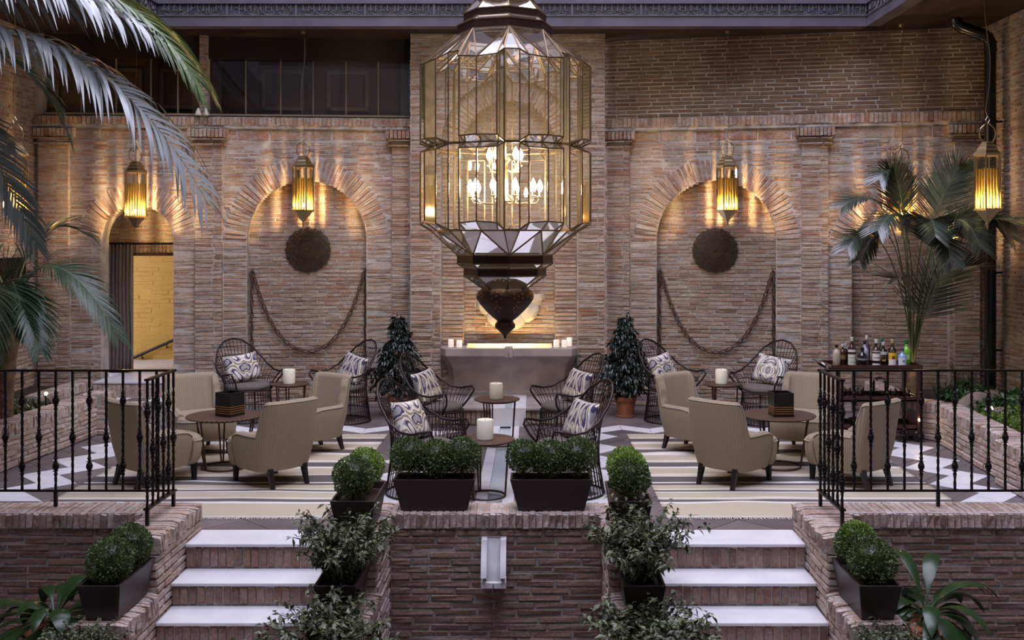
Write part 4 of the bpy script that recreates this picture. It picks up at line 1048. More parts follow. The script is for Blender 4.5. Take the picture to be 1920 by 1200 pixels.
def make_armchair(label, loc, rz):
    t = thing('armchair', label, 'armchair', loc, rz, 'striped fabric armchairs')
    n_ = 90; pl_, Ltot = resample(plan_curve(), n_)
    vs = []; arc = []; rings_ = []; top_line = []
    for k, (p, s) in enumerate(pl_):
        e = min(s, Ltot-s)/Ltot
        def sm(a, c, x): x = max(0, min(1, (x-a)/(c-a))); return x*x*(3-2*x)
        h = .475 + .02*sm(.0, .1, e) + .300*sm(.268, .305, e)
        h -= .03*(1-sm(0, .035, e))
        bk = sm(.255, .32, e)
        q = pl_[min(k+1, n_)][0]-pl_[max(k-1, 0)][0]; q.normalize(); inn = Vector((q.y, -q.x, 0))*-1
        if inn.dot(Vector((0, -.02, 0))-p) < 0: inn = -inn
        th = .085; ring = []
        for (d, z, sc) in ((.0, .155, .86), (0, .25, .93), (0, .36, .985), (0, h-.05, 1.0), (.004, h-.022, 1.0), (.022, h-.003, 1.0), (th*.5, h, 1.0), (th-.022, h-.003, 1.0), (th-.004, h-.022, 1.0), (th, h-.05, 1.0), (th+.01, .36, 1.0), (th+.01, .30, 1.0)):
            lean = bk*.075*max(0, z-.30)/.48
            v = Vector((p.x*sc, p.y*sc, z))+inn*d; v.y -= lean
            ring.append(v); arc.append(s)
            if d == 0 and abs(z-(h-.05)) < 1e-6: top_line.append(v+Vector((0, 0, .03)))
        rings_.append(ring); vs += ring
    m_ = len(rings_[0]); fs = []
    for k in range(n_):
        for j in range(m_-1): fs.append((k*m_+j, (k+1)*m_+j, (k+1)*m_+j+1, k*m_+j+1))
    fs.append(tuple(range(m_))); fs.append(tuple(reversed(range(n_*m_, (n_+1)*m_))))
    b = MB().add(vs, fs); b.arc = arc; b.build('upholstered_back', M['fabric'], t, smooth=60)
    # seat with a bowed front
    nx = 20; prof = [(.165, .90), (.20, .965), (.30, 1.0), (.375, 1.0), (.400, .985), (.415, .94)]
    out = [(-.235, -.24), (.235, -.24), (.235, .10), (.238, .185), (.296, .20), (.305, .225)] + [(.305*math.cos(PI*k/16), .225+.145*math.sin(PI*k/16)**.8) for k in range(1, 16)] + [(-.305, .225), (-.296, .20), (-.238, .185), (-.235, .10)]
    vs = []; arc = []
    for z, sc in prof:
        for x, y in out: vs.append((x*sc, .02+(y-.02)*sc, z)); arc.append(x)
    k_ = len(out); fs = []
    for i in range(len(prof)-1):
        for k in range(k_): k2 = (k+1) % k_; fs.append((i*k_+k, i*k_+k2, (i+1)*k_+k2, (i+1)*k_+k))
    fs.append(tuple(range((len(prof)-1)*k_, len(prof)*k_))); fs.append(tuple(reversed(range(k_))))
    b = MB().add(vs, fs); b.arc = arc; b.build('seat', M['fabric'], t, smooth=50)
    MB().tube([(x*1.002, y+.003, .378) for x, y in out[4:22]], .006, 5).build('piping', M['piping'], t)
    MB().tube(top_line[::1], .0055, 5).build('piping', M['piping'], t)
    for sx in (-1, 1):
        b = MB().frustum((sx*.215-.016, sx*.215+.016, .245, .277), (sx*.21-.024, sx*.21+.024, .235, .283), 0, .175); b.build('leg', M['leg_wood'], t)
        b = MB(); pr = [(-.308, 0, .016), (-.285, .06, .019), (-.265, .12, .022), (-.25, .18, .025)]; vs = []; fs = []
        for y, z, w_ in pr: vs += [(sx*.18-w_, y-w_, z), (sx*.18+w_, y-w_, z), (sx*.18+w_, y+w_, z), (sx*.18-w_, y+w_, z)]
        for i in range(3):
            for q in range(4): q2 = (q+1) % 4; fs.append((4*i+q, 4*i+q2, 4*i+4+q2, 4*i+4+q))
        fs += [(3, 2, 1, 0), (12, 13, 14, 15)]
        b.add(vs, fs).build('leg', M['leg_wood'], t)
    return t
TL, TR = (-3.04, 10.08), (2.42, 10.12)
FL = .0125
AC = [((-3.50, 9.50), TL, 'beige striped armchair behind the left railing with its back to the stairs'),
      ((-2.43, 9.50), TL, 'beige striped armchair seen from behind, before the dark box on the left table'),
      ((-3.52, 10.82), TL, 'beige striped armchair facing forward across the left table, behind its dark box'),
      ((-2.38, 10.85), TL, 'beige striped armchair right of the left table, before a wire chair with streaked pillow'),
      ((1.86, 9.50), TR, 'beige striped armchair seen from behind, standing clear of the right railing'),
      ((2.93, 9.47), TR, 'beige striped armchair seen through the right railing, its back near the planter wall'),
      ((1.74, 10.90), TR, 'beige striped armchair left of the right table, before the tall dark ficus'),
      ((2.86, 10.85), TR, 'beige striped armchair facing forward across the right table, before the bar cart')]
p0, tg, lb = AC[0]
a0 = make_armchair(lb, (*p0, FL), face_dir(p0, tg)); tree_a = kids(a0)
for p, tg, lb in AC[1:]: dup(a0, (*p, FL), face_dir(p, tg)+rng.uniform(-.05, .05), lb, tree_a)

# ------------------------------------------------------------------ round pierced metal tables
def table_mat():
    m = bpy.data.materials.new('pierced brown metal top'); m.use_nodes = True; nt = m.node_tree; L = nt.links.new; b = nt.nodes['Principled BSDF']
    b.inputs['Roughness'].default_value = .5; b.inputs['Metallic'].default_value = .35
    tc = N(nt, 'ShaderNodeTexCoord'); sp = N(nt, 'ShaderNodeSeparateXYZ'); L(tc.outputs['Object'], sp.inputs[0])
    ln = N(nt, 'ShaderNodeVectorMath', operation='LENGTH'); cb = N(nt, 'ShaderNodeCombineXYZ'); L(sp.outputs[0], cb.inputs[0]); L(sp.outputs[1], cb.inputs[1]); L(cb.outputs[0], ln.inputs[0])
    an = N(nt, 'ShaderNodeMath', operation='ARCTAN2'); L(sp.outputs[1], an.inputs[0]); L(sp.outputs[0], an.inputs[1])
    def wave(src, k):
        q = N(nt, 'ShaderNodeMath', operation='MULTIPLY'); L(src, q.inputs[0]); q.inputs[1].default_value = k
        s = N(nt, 'ShaderNodeMath', operation='SINE'); L(q.outputs[0], s.inputs[0]); return s.outputs[0]
    ml = N(nt, 'ShaderNodeMath', operation='MULTIPLY'); L(wave(ln.outputs['Value'], 2*PI/.028), ml.inputs[0]); L(wave(an.outputs[0], 48), ml.inputs[1])
    r = ramp(nt, [(.25, (.02, .012, .01)), (.5, (.125, .068, .05)), (1, (.17, .095, .07))]); mr = N(nt, 'ShaderNodeMapRange'); mr.inputs[1].default_value = -1; L(ml.outputs[0], mr.inputs[0]); L(mr.outputs[0], r.inputs[0]); L(r.outputs[0], b.inputs['Base Color'])
    bp = N(nt, 'ShaderNodeBump'); bp.inputs['Strength'].default_value = .5; bp.inputs['Distance'].default_value = .004; L(ml.outputs[0], bp.inputs['Height']); L(bp.outputs[0], b.inputs['Normal'])
    return m
M['table_top'] = table_mat(); M['table_leg'] = mat('brown metal tube', (.075, .042, .032), .45, .5)
def make_table(label, loc, r, h, rb, group):
    t = thing('side_table', label, 'table', loc, group=group)
    MB().lathe([(r-.004, h-.012), (r, h-.008), (r, h-.002), (r-.003, h), (.001, h)], 48, cap=False).build('tabletop', M['table_top'], t, smooth=30)
    MB().tube([(rb*math.cos(2*PI*k/32), rb*math.sin(2*PI*k/32), .010) for k in range(32)], .009, 6, closed=True).build('base_ring', M['table_leg'], t, smooth=180)
    MB().tube([(r*.8*math.cos(2*PI*k/32), r*.8*math.sin(2*PI*k/32), h-.022) for k in range(32)], .008, 6, closed=True).build('top_ring', M['table_leg'], t, smooth=180)
    for k in range(3):
        for da in (-.11, .11):
            a = PI/2*1.25+2*PI*k/3
            MB().tube([(rb*math.cos(a+da*.4), rb*math.sin(a+da*.4), .012), (r*.8*math.cos(a+da), r*.8*math.sin(a+da), h-.022)], .0085, 6).build('leg', M['table_leg'], t)
    return t
make_table('large round pierced brown table amid the left armchairs', (*TL, FL), .37, .515, .215, 'armchair tables')
make_table('large round pierced brown table amid the right armchairs', (*TR, FL), .365, .515, .215, 'armchair tables')
WT = [((-.415, 8.98), 'small round table nearest the planters, in front of the other centre table', 'cream pillar candle on the centre table nearest the planters'),
      ((-.40, 11.25), 'small round table near the fountain, between the rear centre wire chairs', 'cream pillar candle on the centre table nearest the fountain'),
      ((-2.96, 12.45), 'small round table between two wire chairs under the left wall chain', 'cream pillar candle on the table under the left wall chain'),
      ((2.29, 12.44), 'small round table between two wire chairs under the right wall chain', 'cream pillar candle on the table under the right wall chain')]
def candle(name, label, loc, r, h, m, group):
    t = thing(name, label, 'candle', loc, group=group)
    MB().lathe([(r-.004, 0), (r, .004), (r, h-.006), (r-.005, h), (r*.6, h-.008), (.001, h-.010)], 24, cap=False).build('wax', m, t, smooth=40)
    MB().tube([(0, 0, h-.01), (.001, 0, h+.006)], .0015, 5).build('wick', M['black'], t)
for (p, lt, lc) in WT:
    make_table(lt, (*p, .0025), .252 if p[1] < 12 else .235, .505, .17, 'wire chair tables')
    candle('pillar_candle', lc, (p[0]-.008, p[1]-.01, .5075), .073, .172, M['wax'], 'pillar candles on the small tables')
for x, y, h, lb in ((-1.075, 13.36, .105, 'leftmost small candle on the fountain rim'), (-.965, 13.34, .095, 'small candle second from the left on the fountain rim'), (.30, 13.34, .10, 'small candle on the fountain rim, innermost of the right three'), (.405, 13.36, .095, 'small candle on the fountain rim, middle of the right three'), (.475, 13.50, .115, 'rearmost small candle of the right three on the fountain rim')):
    candle('small_candle', lb, (x, y, .85), .037, h, M['wax_lit'], 'small candles on the fountain')
def stripe_box(label, loc, rz):
    t = thing('table_box', label, 'box', loc, rz, 'striped black boxes on the armchair tables'); s, h = .098, .232
    b = MB().box(-s, s, -s, s, 0, .02)
    for a in ((-s, -s+.012, -s, s), (s-.012, s, -s, s), (-s+.012, s-.012, -s, -s+.012), (-s+.012, s-.012, s-.012, s)): b.box(*a, .02, h)
    b.build('box_body', M['black'], t)
    for k in range(4):
        z = .030+.021*k; e = s+.0012; b = MB()
        for a in ((-e, e, -e, -e+.001), (-e, e, e-.001, e), (-e, -e+.001, -e, e), (e-.001, e, -e, e)): b.box(*a, z, z+.006)
        b.build('gold_stripe', M['gold'], t)
stripe_box('black box with four copper stripes on the left armchair table', (-2.98, 10.06, .5275), math.radians(-28))
stripe_box('black box with four copper stripes on the right armchair table', (2.43, 10.05, .5275), math.radians(4))

# ------------------------------------------------------------------ wire chairs
M['wire'] = mat('dark brown wire', (.022, .014, .016), .4, .5)
def make_wire_chair(label, loc, rz):
    """local +Y is the way it faces"""
    t = thing('wire_chair', label, 'chair', loc, rz, 'high backed wire chairs')
    A = math.radians(128)
    def rim(s):  # s in -1..1 ; 0 at the back
        a = abs(s); ph = s*A
        kz = [(0, .985), (.12, .965), (.25, .895), (.40, .765), (.55, .655), (.70, .595), (.82, .585), (.92, .605), (1, .620)]
        kr = [(0, .405), (.25, .40), (.45, .375), (.65, .37), (.85, .40), (1, .425)]
        def ip(K, x):
            for (x0, y0), (x1, y1) in zip(K, K[1:]):
                if x <= x1: u = (x-x0)/(x1-x0); u = u*u*(3-2*u)*.5+u*.5; return y0+(y1-y0)*u
            return K[-1][1]
        z, r = ip(kz, a), ip(kr, a)
        return Vector((r*math.sin(ph), -r*math.cos(ph)*1.02, z))
    seat = lambda ph: Vector((.285*math.sin(ph), -.285*math.cos(ph), .385))
    base = lambda ph: Vector((.335*math.sin(ph), -.335*math.cos(ph), .012))
    pts = [rim(-1+2*k/60) for k in range(61)]
    tipL = [seat(-A), seat(-A).lerp(pts[0], .5)+Vector((-.0, .03, -.01)), pts[0]+Vector((0, .015, -.05))]
    tipR = [Vector((-p.x, p.y, p.z)) for p in reversed(tipL)]
    MB().tube(tipL+pts+tipR, .0115, 8).build('rim', M['wire'], t, smooth=180)
    b = MB()
    for k in range(35):
        s = -1+2*k/34; ph = s*A; top = rim(s); sp = seat(ph); pp = []
        for q in range(6):
            u = q/5; p = sp.lerp(top, u); bow = math.sin(PI*u)*.035; rr = Vector((math.sin(ph), -math.cos(ph), 0)); pp.append(p-rr*bow*(1 if abs(s) < .6 else .6))
        b.tube(pp, .0042, 4, cap=False)
    for k in range(48):
        ph = -PI+2*PI*k/48; sp, bp = seat(ph), base(ph); mid = sp.lerp(bp, .35)-Vector((math.sin(ph), -math.cos(ph), 0))*.012
        b.tube([sp, mid, bp], .0042, 4, cap=False)
    for u in (.22, .45, .66, .84):   # hoops of the back
        z = .385+u*.6; pp = []
        for k in range(81):
            s = -1+2*k/80; top = rim(s)
            if top.z > z+.004:
                ph = s*A; uu = (z-.385)/(top.z-.385); p = seat(ph).lerp(top, uu); pp.append(p-Vector((math.sin(ph), -math.cos(ph), 0))*math.sin(PI*uu)*.035*(1 if abs(s) < .6 else .6))
            elif len(pp) > 1: b.tube(pp, .0044, 4); pp = []
            else: pp = []
        if len(pp) > 1: b.tube(pp, .0044, 4)
    for z, r in ((.14, .312), (.26, .294)): b.tube([(r*math.sin(2*PI*k/40), r*math.cos(2*PI*k/40), z) for k in range(40)], .0044, 4, closed=True)
    b.build('wire_basket', M['wire'], t, kind='stuff')
    for z, r, w_ in ((.385, .285, .007), (.010, .335, .009)): MB().tube([(r*math.sin(2*PI*k/48), r*math.cos(2*PI*k/48), z) for k in range(48)], w_, 6, closed=True).build('seat_ring' if z > .1 else 'base_ring', M['wire'], t, smooth=180)
    for a in (.75, -.75, 2.4, -2.4):
        MB().tube([base(PI+a), seat(PI+a)], .0065, 6).build('leg', M['wire'], t)
    MB().lathe([(.245, .385), (.268, .395), (.276, .42), (.268, .445), (.24, .458), (.001, .462)], 32).build('seat_cushion', M['cushion'], t, smooth=50)
    return t
WC = [((-3.58, 12.82), -42, 'black wire chair under the left end of the left wall chain'),
      ((-2.36, 12.72), 47, 'black wire chair under the right end of the left wall chain'),
      ((-1.05, 11.22), -68, 'black wire chair left of the candle table near the fountain'),
      ((.36, 11.25), 66, 'black wire chair right of the candle table near the fountain'),
      ((-.98, 9.12), -66, 'nearest black wire chair left of centre, behind the left box planter'),
      ((.30, 9.12), 68, 'nearest black wire chair right of centre, behind the right box planter'),
      ((1.72, 12.76), -46, 'black wire chair under the left end of the right wall chain'),
      ((2.86, 12.62), 44, 'black wire chair under the right end of the right wall chain')]
# heading: 0 faces +Y (the wall); the chairs face the viewer, turned towards their tables
def heading(d): return PI + math.radians(-d)
(p, d, lb) = WC[0]
w0 = make_wire_chair(lb, (*p, .0025), heading(d)); tree_w = kids(w0)
for p, d, lb in WC[1:]: dup(w0, (*p, .0025), heading(d), lb, tree_w)
# patterned pillows on them
def ikat(name, var):
    m = bpy.data.materials.new(name); m.use_nodes = True; nt = m.node_tree; L = nt.links.new; b = nt.nodes['Principled BSDF']; b.inputs['Roughness'].default_value = .9
    tc = N(nt, 'ShaderNodeTexCoord'); sp = N(nt, 'ShaderNodeSeparateXYZ'); L(tc.outputs['Object'], sp.inputs[0])
    def mth(op, a, c=None, d=None):
        q = N(nt, 'ShaderNodeMath', operation=op)
        for i, v in enumerate((a, c, d)):
            if v is None: continue
            if isinstance(v, (int, float)): q.inputs[i].default_value = v
            else: L(v, q.inputs[i])
        return q.outputs[0]
    nz = N(nt, 'ShaderNodeTexNoise'); nz.inputs['Scale'].default_value = 14; mpn = N(nt, 'ShaderNodeMapping'); mpn.inputs['Scale'].default_value = (1, 1, .25); L(tc.outputs['Object'], mpn.inputs[0]); L(mpn.outputs[0], nz.inputs['Vector'])
    ax = mth('ABSOLUTE', sp.outputs[0]); ax = mth('MULTIPLY_ADD', nz.outputs[0], .05, ax); z = mth('MULTIPLY_ADD', nz.outputs[0], .05, sp.outputs[2])
    if var == 0: f = mth('ADD', mth('MULTIPLY', mth('SINE', mth('MULTIPLY', ax, 34.0)), .5), mth('SINE', mth('MULTIPLY_ADD', mth('SINE', mth('MULTIPLY', ax, 22.0)), 1.4, mth('MULTIPLY', z, 24.0))))
    elif var == 1: f = mth('ADD', mth('SINE', mth('MULTIPLY_ADD', mth('SINE', mth('MULTIPLY', z, 13.0)), 1.5, mth('MULTIPLY', ax, 40.0))), mth('MULTIPLY', mth('SINE', mth('MULTIPLY', z, 20.0)), .35))
    else: f = mth('ADD', mth('SINE', mth('MULTIPLY', mth('SQRT', mth('ADD', mth('MULTIPLY', ax, ax), mth('MULTIPLY', z, z))), 55.0)), mth('MULTIPLY', mth('SINE', mth('MULTIPLY', ax, 30.0)), .6))
    mr = N(nt, 'ShaderNodeMapRange'); mr.inputs[1].default_value = -1.5; mr.inputs[2].default_value = 1.5; L(f, mr.inputs[0])
    cr, pu, ol, gy = (.68, .65, .58), (.055, .046, .095), (.25, .22, .14), (.33, .32, .32)
    r = ramp(nt, [(0, cr), (.14, pu), (.26, gy), (.33, cr), (.50, ol), (.66, cr), (.74, pu), (.88, gy), (1, cr)], 'CONSTANT'); L(mr.outputs[0], r.inputs[0]); L(r.outputs[0], b.inputs['Base Color'])
    return m
IK = [ikat('ikat print scrolls', 0), ikat('ikat print stripes', 1), ikat('ikat print rings', 2)]
def pillow_mesh(m):
    n_ = 14; a, c = .24, .185; vs = []; fs = []
    for s in (1, -1):
        for j in range(n_+1):
            for i in range(n_+1):
                u, v = 2*i/n_-1, 2*j/n_-1; x = a*u*(1-.05*(1-v*v)*0-.06*(v*v)*0); pin = 1-.07*(1-u*u)*(1 if abs(v) > .99 else v*v); z = c*v*pin; xx = a*u*(1-.06*(1-v*v)*u*u)
                th = .065*max(0, (1-u**4)*(1-v**4))**.55; vs.append((xx, s*th, z))
    o = (n_+1)**2
    for j in range(n_):
        for i in range(n_):
            q = j*(n_+1)+i; fs.append((q, q+1, q+n_+2, q+n_+1)); fs.append((o+q+n_+1, o+q+n_+2, o+q+1, o+q))
    me = MB().add(vs, fs).mesh('pillow', m, 180)
    bm = bmesh.new(); bm.from_mesh(me); bmesh.ops.remove_doubles(bm, verts=bm.verts, dist=.0005); bm.to_mesh(me); bm.free(); return me
PM = [pillow_mesh(m) for m in IK]
where = ['on the wire chair under the left end of the left wall chain', 'on the wire chair under the right end of the left wall chain', 'on the wire chair left of the fountain candle table', 'on the wire chair right of the fountain candle table', 'on the nearest wire chair left of centre', 'on the nearest wire chair right of centre', 'on the wire chair under the left end of the right wall chain', 'on the wire chair under the right end of the right wall chain']
look = [0, 1, 1, 1, 0, 1, 0, 2]; desc = ['scroll patterned pillow', 'purple streaked pillow', 'ring patterned pillow']
for (p, d, lb), k, wh in zip(WC, look, where):
    hd = heading(d); o = bpy.data.objects.new('pillow', PM[k]); COL.objects.link(o)
    off = Matrix.Rotation(hd, 4, 'Z') @ Vector((0, -.13, .635))
    o.matrix_basis = Matrix.Translation(Vector((*p, .0025))+off) @ Matrix.Rotation(hd, 4, 'Z') @ Matrix.Rotation(math.radians(24), 4, 'X') @ Matrix.Rotation(rng.uniform(-.12, .12), 4, 'Y')
    tag(o, desc[k]+' '+wh, 'pillow', 'ikat pillows on the wire chairs')

# ------------------------------------------------------------------ bar cart and bottles
CX_, CY_ = 3.83, 11.62
t = thing('bar_cart', 'dark mahogany bar cart with three shelves beside the right planter', 'cart', (CX_, CY_, .0025))
def tray(z, x0, x1, y0, y1, nm):
    b = MB().box(x0, x1, y0, y1, z, z+.018)
    for a in ((x0, x1, y0, y0+.018), (x0, x1, y1-.018, y1), (x0, x0+.018, y0+.018, y1-.018), (x1-.018, x1, y0+.018, y1-.018)): b.box(*a, z-.01, z+.055)
    b.build(nm, M['mahogany'], t)
tray(.80, -.52, .50, -.24, .24, 'top_tray'); tray(.45, -.44, .46, -.22, .22, 'middle_shelf'); tray(.13, -.44, .46, -.22, .22, 'lower_shelf')
for x in (-.44, .46):
    for y in (-.22, .22):
        MB().box(x-.022, x+.022, y-.022, y+.022, .10, .80).build('post', M['mahogany'], t)
        wl = MB().lathe([(.02, -.018), (.055, -.018), (.062, -.010), (.062, .010), (.055, .018), (.02, .018)], 20, Matrix.Translation((x, y, .062)) @ Matrix.Rotation(PI/2, 4, 'X')).build('wheel', M['black'], t, smooth=40)
        MB().bar((x, y-.03, .10), (x, y-.03, .06), .012, .03).build('caster_fork', M['chrome'], t)
MB().tube([(-.52, -.20, .81), (-.60, -.20, .87), (-.60, .20, .87), (-.52, .20, .81)], .011, 8).build('handle', M['chrome'], t, smooth=180)
def bottle(label, x, y, h, r, prof, glass_c, cap_c, lab=None, lab2=None, transp=False):
    t = thing('bottle', label, 'bottle', (CX_+x, CY_+y, .821), group='bottles on the bar cart')
    pr = {'round': [(.9, 0), (1, .02), (1, .56), (.92, .64), (.55, .72), (.36, .78), (.33, .93), (.38, .935), (.38, .96)],
          'square': [(.95, 0), (1, .02), (1, .60), (.85, .66), (.40, .71), (.34, .76), (.33, .93), (.38, .96)],
          'squat': [(.92, 0), (1, .03), (1, .50), (.93, .60), (.66, .68), (.34, .74), (.31, .92), (.36, .96)],
          'jug': [(.8, 0), (.95, .04), (1, .30), (.98, .55), (.85, .68), (.45, .76), (.36, .80), (.34, .94), (.36, .95)]}[prof]
    n_ = 4 if prof == 'square' and False else 20
    gm = M.setdefault('g'+str(glass_c), mat('bottle glass', glass_c, .08, spec=.7) if not transp else thin_glass('pale bottle glass', glass_c, 1.45))
    MB().lathe([(q*r, z*h) for q, z in pr], n_).build('bottle_body', gm, t, smooth=50)
    cm = M.setdefault('c'+str(cap_c), mat('bottle cap', cap_c, .4))
    MB().lathe([(.40*r, .86*h), (.42*r, .865*h), (.42*r, h*.995), (.38*r, h)], 16).build('cap', cm, t, smooth=40)
    def band(z0, z1, c, a0=-PI*.95, a1=-PI*.05, k_=1.015, nm='label'):
        lm_ = M.setdefault('l'+str(c), mat('paper label', c, .6)); b = MB(); vs = []; n2 = 12
        for i in range(n2+1):
            a = a0+(a1-a0)*i/n2
            vs += [(r*k_*math.cos(a), r*k_*math.sin(a), z0*h), (r*k_*math.cos(a), r*k_*math.sin(a), z1*h)]
        b.add(vs, [(2*i, 2*i+2, 2*i+3, 2*i+1) for i in range(n2)]).build(nm, lm_, t, smooth=180)
    for q in (lab or []): band(*q)
W_, K_c, Y_ = (.72, .70, .66), (.02, .018, .018), (.75, .42, .03)
S_ = (.85-PI, 0) 
bottle('cream coloured stoneware bottle with dark cap, leftmost on the cart', -.395, -.02, .245, .044, 'jug', (.42, .37, .27), (.02, .01, .01))
bottle('small amber bottle with white neck, second on the cart', -.305, .05, .245, .038, 'round', (.05, .022, .008), (.65, .63, .6), [(.30, .50, (.25, .15, .05))])
bottle('black bottle behind the amber one on the cart', -.255, .11, .245, .034, 'round', (.010, .010, .010), (.5, .5, .52), [(.78, .84, (.6, .6, .6))])
bottle('tall dark red bottle with large pale label and cream cap', -.225, -.03, .330, .046, 'round', (.045, .012, .010), (.62, .56, .45), [(.06, .42, (.62, .66, .52)), (.50, .58, W_), (.14, .16, (.2, .25, .15), -PI*.8, -PI*.2, 1.022), (.30, .32, (.2, .25, .15), -PI*.8, -PI*.2, 1.022)])
bottle('squat black round bottle with black cap', -.125, -.09, .220, .054, 'squat', (.008, .008, .009), (.012, .012, .012), [(.36, .46, (.22, .21, .22))])
bottle('frosted pale blue bottle with dark cap, behind the squat black one', -.06, .03, .285, .040, 'round', (.42, .47, .62), (.02, .02, .03))
bottle('tall clear bottle with white cap at the back', -.005, .13, .335, .036, 'round', (.80, .82, .84), (.75, .75, .76), None, None, True)
bottle('dark brown bottle with two white labels in the middle', .03, -.09, .310, .045, 'square', (.030, .014, .010), (.70, .70, .70), [(.24, .50, W_), (.07, .14, W_), (.55, .60, (.5, .45, .4)), (.33, .36, (.15, .12, .12), -PI*.8, -PI*.2, 1.022)])
bottle('clear bottle with pale label and orange mark', .135, -.02, .270, .048, 'square', (.78, .78, .74), (.60, .58, .55), [(.50, .62, (.6, .6, .58)), (.22, .30, (.6, .25, .08), -PI*.7, -PI*.45)], None, True)
bottle('clear bottle with green cap behind the others', .165, .12, .320, .034, 'round', (.70, .78, .66), (.03, .16, .06), None, None, True)
bottle('clear bottle with yellow and white label and cork coloured cap', .215, -.08, .310, .044, 'square', (.75, .74, .66), (.45, .36, .22), [(.28, .52, Y_), (.06, .28, W_), (.30, .40, (.10, .02, .02), -PI*.62, -PI*.38, 1.025)], None, True)
bottle('pale blue square bottle with white label at the front of the cart', .310, -.13, .215, .046, 'squat', (.20, .36, .60), (.06, .06, .10), [(.06, .52, (.60, .64, .70)), (.30, .40, (.08, .10, .25), -PI*.58, -PI*.42, 1.025)])
bottle('bright green bottle with dark green cap, rightmost on the cart', .385, -.05, .300, .048, 'round', (.16, .42, .03), (.02, .14, .05), [(.28, .46, (.35, .60, .25), -PI*.7, -PI*.35)])
bottle('small dark bottle standing behind the clear ones', .09, .12, .290, .032, 'round', (.02, .018, .015), (.012, .012, .012))
glass_me = MB().lathe([(.030, 0), (.034, .004), (.038, .10), (.036, .10), (.032, .008), (.001, .008)], 16, cap=False).mesh('tumbler', M['clear'], 60)
gl = [(-.34, -.08), (-.26, .02), (-.30, .10), (-.18, -.12), (.22, -.10), (.30, -.02), (.36, -.12), (-.10, .05)]
for i, (x, y) in enumerate(gl):
    o = bpy.data.objects.new('drinking_glass', glass_me); COL.objects.link(o); o.location = (CX_+x, CY_+y, .4705); tag(o, 'clear drinking glass on the middle shelf of the bar cart', 'glass', 'clear glasses on the cart shelf')
t = thing('glass_jar', 'large clear lidded jar on the middle shelf of the bar cart', 'jar', (CX_+.10, CY_, .4705))
MB().lathe([(.07, 0), (.082, .01), (.082, .16), (.075, .18), (.075, .19)], 20).build('jar_body', M['clear'], t, smooth=40); MB().lathe([(.08, .19), (.08, .21), (.03, .225), (.001, .23)], 20).build('lid', M['chrome'], t, smooth=40)
t = thing('round_pan', 'dark round pan on the lower shelf of the bar cart', 'pan', (CX_-.12, CY_, .1505)); MB().lathe([(.10, 0), (.13, .02), (.14, .07), (.135, .07), (.12, .02), (.001, .012)], 24).build('bowl', M['black'], t, smooth=40); MB().tube([(.13, 0, .05), (.24, 0, .06)], .009, 6).build('handle', M['black'], t)

# ------------------------------------------------------------------ plants
def leaf_quad(b, p, d, nrm, L_, w_, fold=.25, tone=0.0, droop=0.0):
    """a folded leaf: base, two sides, tip"""
    d = d.normalized(); s = d.cross(nrm); s = s.normalized() if s.length > 1e-5 else d.orthogonal().normalized(); n_ = s.cross(d).normalized()
    m_ = p+d*L_*.5-n_*0; dn = Vector((0, 0, -droop*L_))
    b.add([p, m_+s*w_/2+n_*w_*fold+dn*.35, p+d*L_+dn, m_-s*w_/2+n_*w_*fold+dn*.35, m_+dn*.3], [(0, 4, 2, 1), (0, 3, 2, 4)], tone)
def rnd_dir(r):
    z = r.uniform(-1, 1); a = r.uniform(0, 2*PI); q = math.sqrt(1-z*z); return Vector((q*math.cos(a), q*math.sin(a), z))
def ball_mesh(seed, R_, n_=2300, m_='box_leaf', topm=0):
    r = random.Random(seed); b = MB(); lumps = [(rnd_dir(r), r.uniform(-.10, .08)) for _ in range(26)]
    for k in range(n_):
        d = rnd_dir(r)
        if d.z < -.75 and r.random() < .7: continue
        rad = R_*(1+sum(a*max(0, 1-(d-c).length*2.2) for c, a in lumps))*(1-.18*r.random()**2)
        p = Vector((d.x*rad, d.y*rad, d.z*rad*.92)); dd = (d+rnd_dir(r)*.9+Vector((0, 0, .25))).normalized()
        leaf_quad(b, p, dd, d+rnd_dir(r)*.5, R_*r.uniform(.11, .17), R_*r.uniform(.065, .095), .2, r.random())
    core = bmesh.new(); bmesh.ops.create_icosphere(core, subdivisions=2, radius=R_*.80)
    b.add([v.co.copy() for v in core.verts], [tuple(v.index for v in f.verts) for f in core.faces], .0); core.free()
    return b.mesh('foliage', M[m_], None, tones=True)
BALL = [ball_mesh(s, .135) for s in (1, 2, 3)]; BALL_L = [ball_mesh(s, .135, m_='box_light') for s in (5, 6)]
stem_me = MB().lathe([(.016, 0), (.012, .05), (.010, .14)], 8).mesh('stem', M['trunk'], 60)
def trough(label, loc, rz, L_=.62, W__=.255, h=.24, group='dark tapered troughs'):
    t = thing('planter_trough', label, 'planter', loc, rz, group); bx, by = L_*.80/2, W__*.74/2; tx, ty = L_/2, W__/2; th = .016
    lx = lambda u: bx+(tx-bx)*u; ly = lambda u: by+(ty-by)*u
    vs = []
    for u, ins in ((0, 0), (1, 0), (1, th), (.80, th)):
        x, y = lx(u)-ins, ly(u)-ins; vs += [(-x, -y, h*u), (x, -y, h*u), (x, y, h*u), (-x, y, h*u)]
    fs = [(3, 2, 1, 0)]
    for i in range(3):
        for q in range(4): q2 = (q+1) % 4; fs.append((4*i+q, 4*i+q2, 4*i+4+q2, 4*i+4+q))
    o = MB().add(vs, fs).build('trough', M['trough'], t); md = o.modifiers.new('round', 'BEVEL'); md.width = .004; md.segments = 2
    x, y = lx(.80)-th, ly(.80)-th; MB().add([(-x, -y, h*.80), (x, -y, h*.80), (x, y, h*.80), (-x, y, h*.80), (0, 0, h*.84)], [(0, 1, 4), (1, 2, 4), (2, 3, 4), (3, 0, 4)]).build('soil', M['soil'], t)
    return t
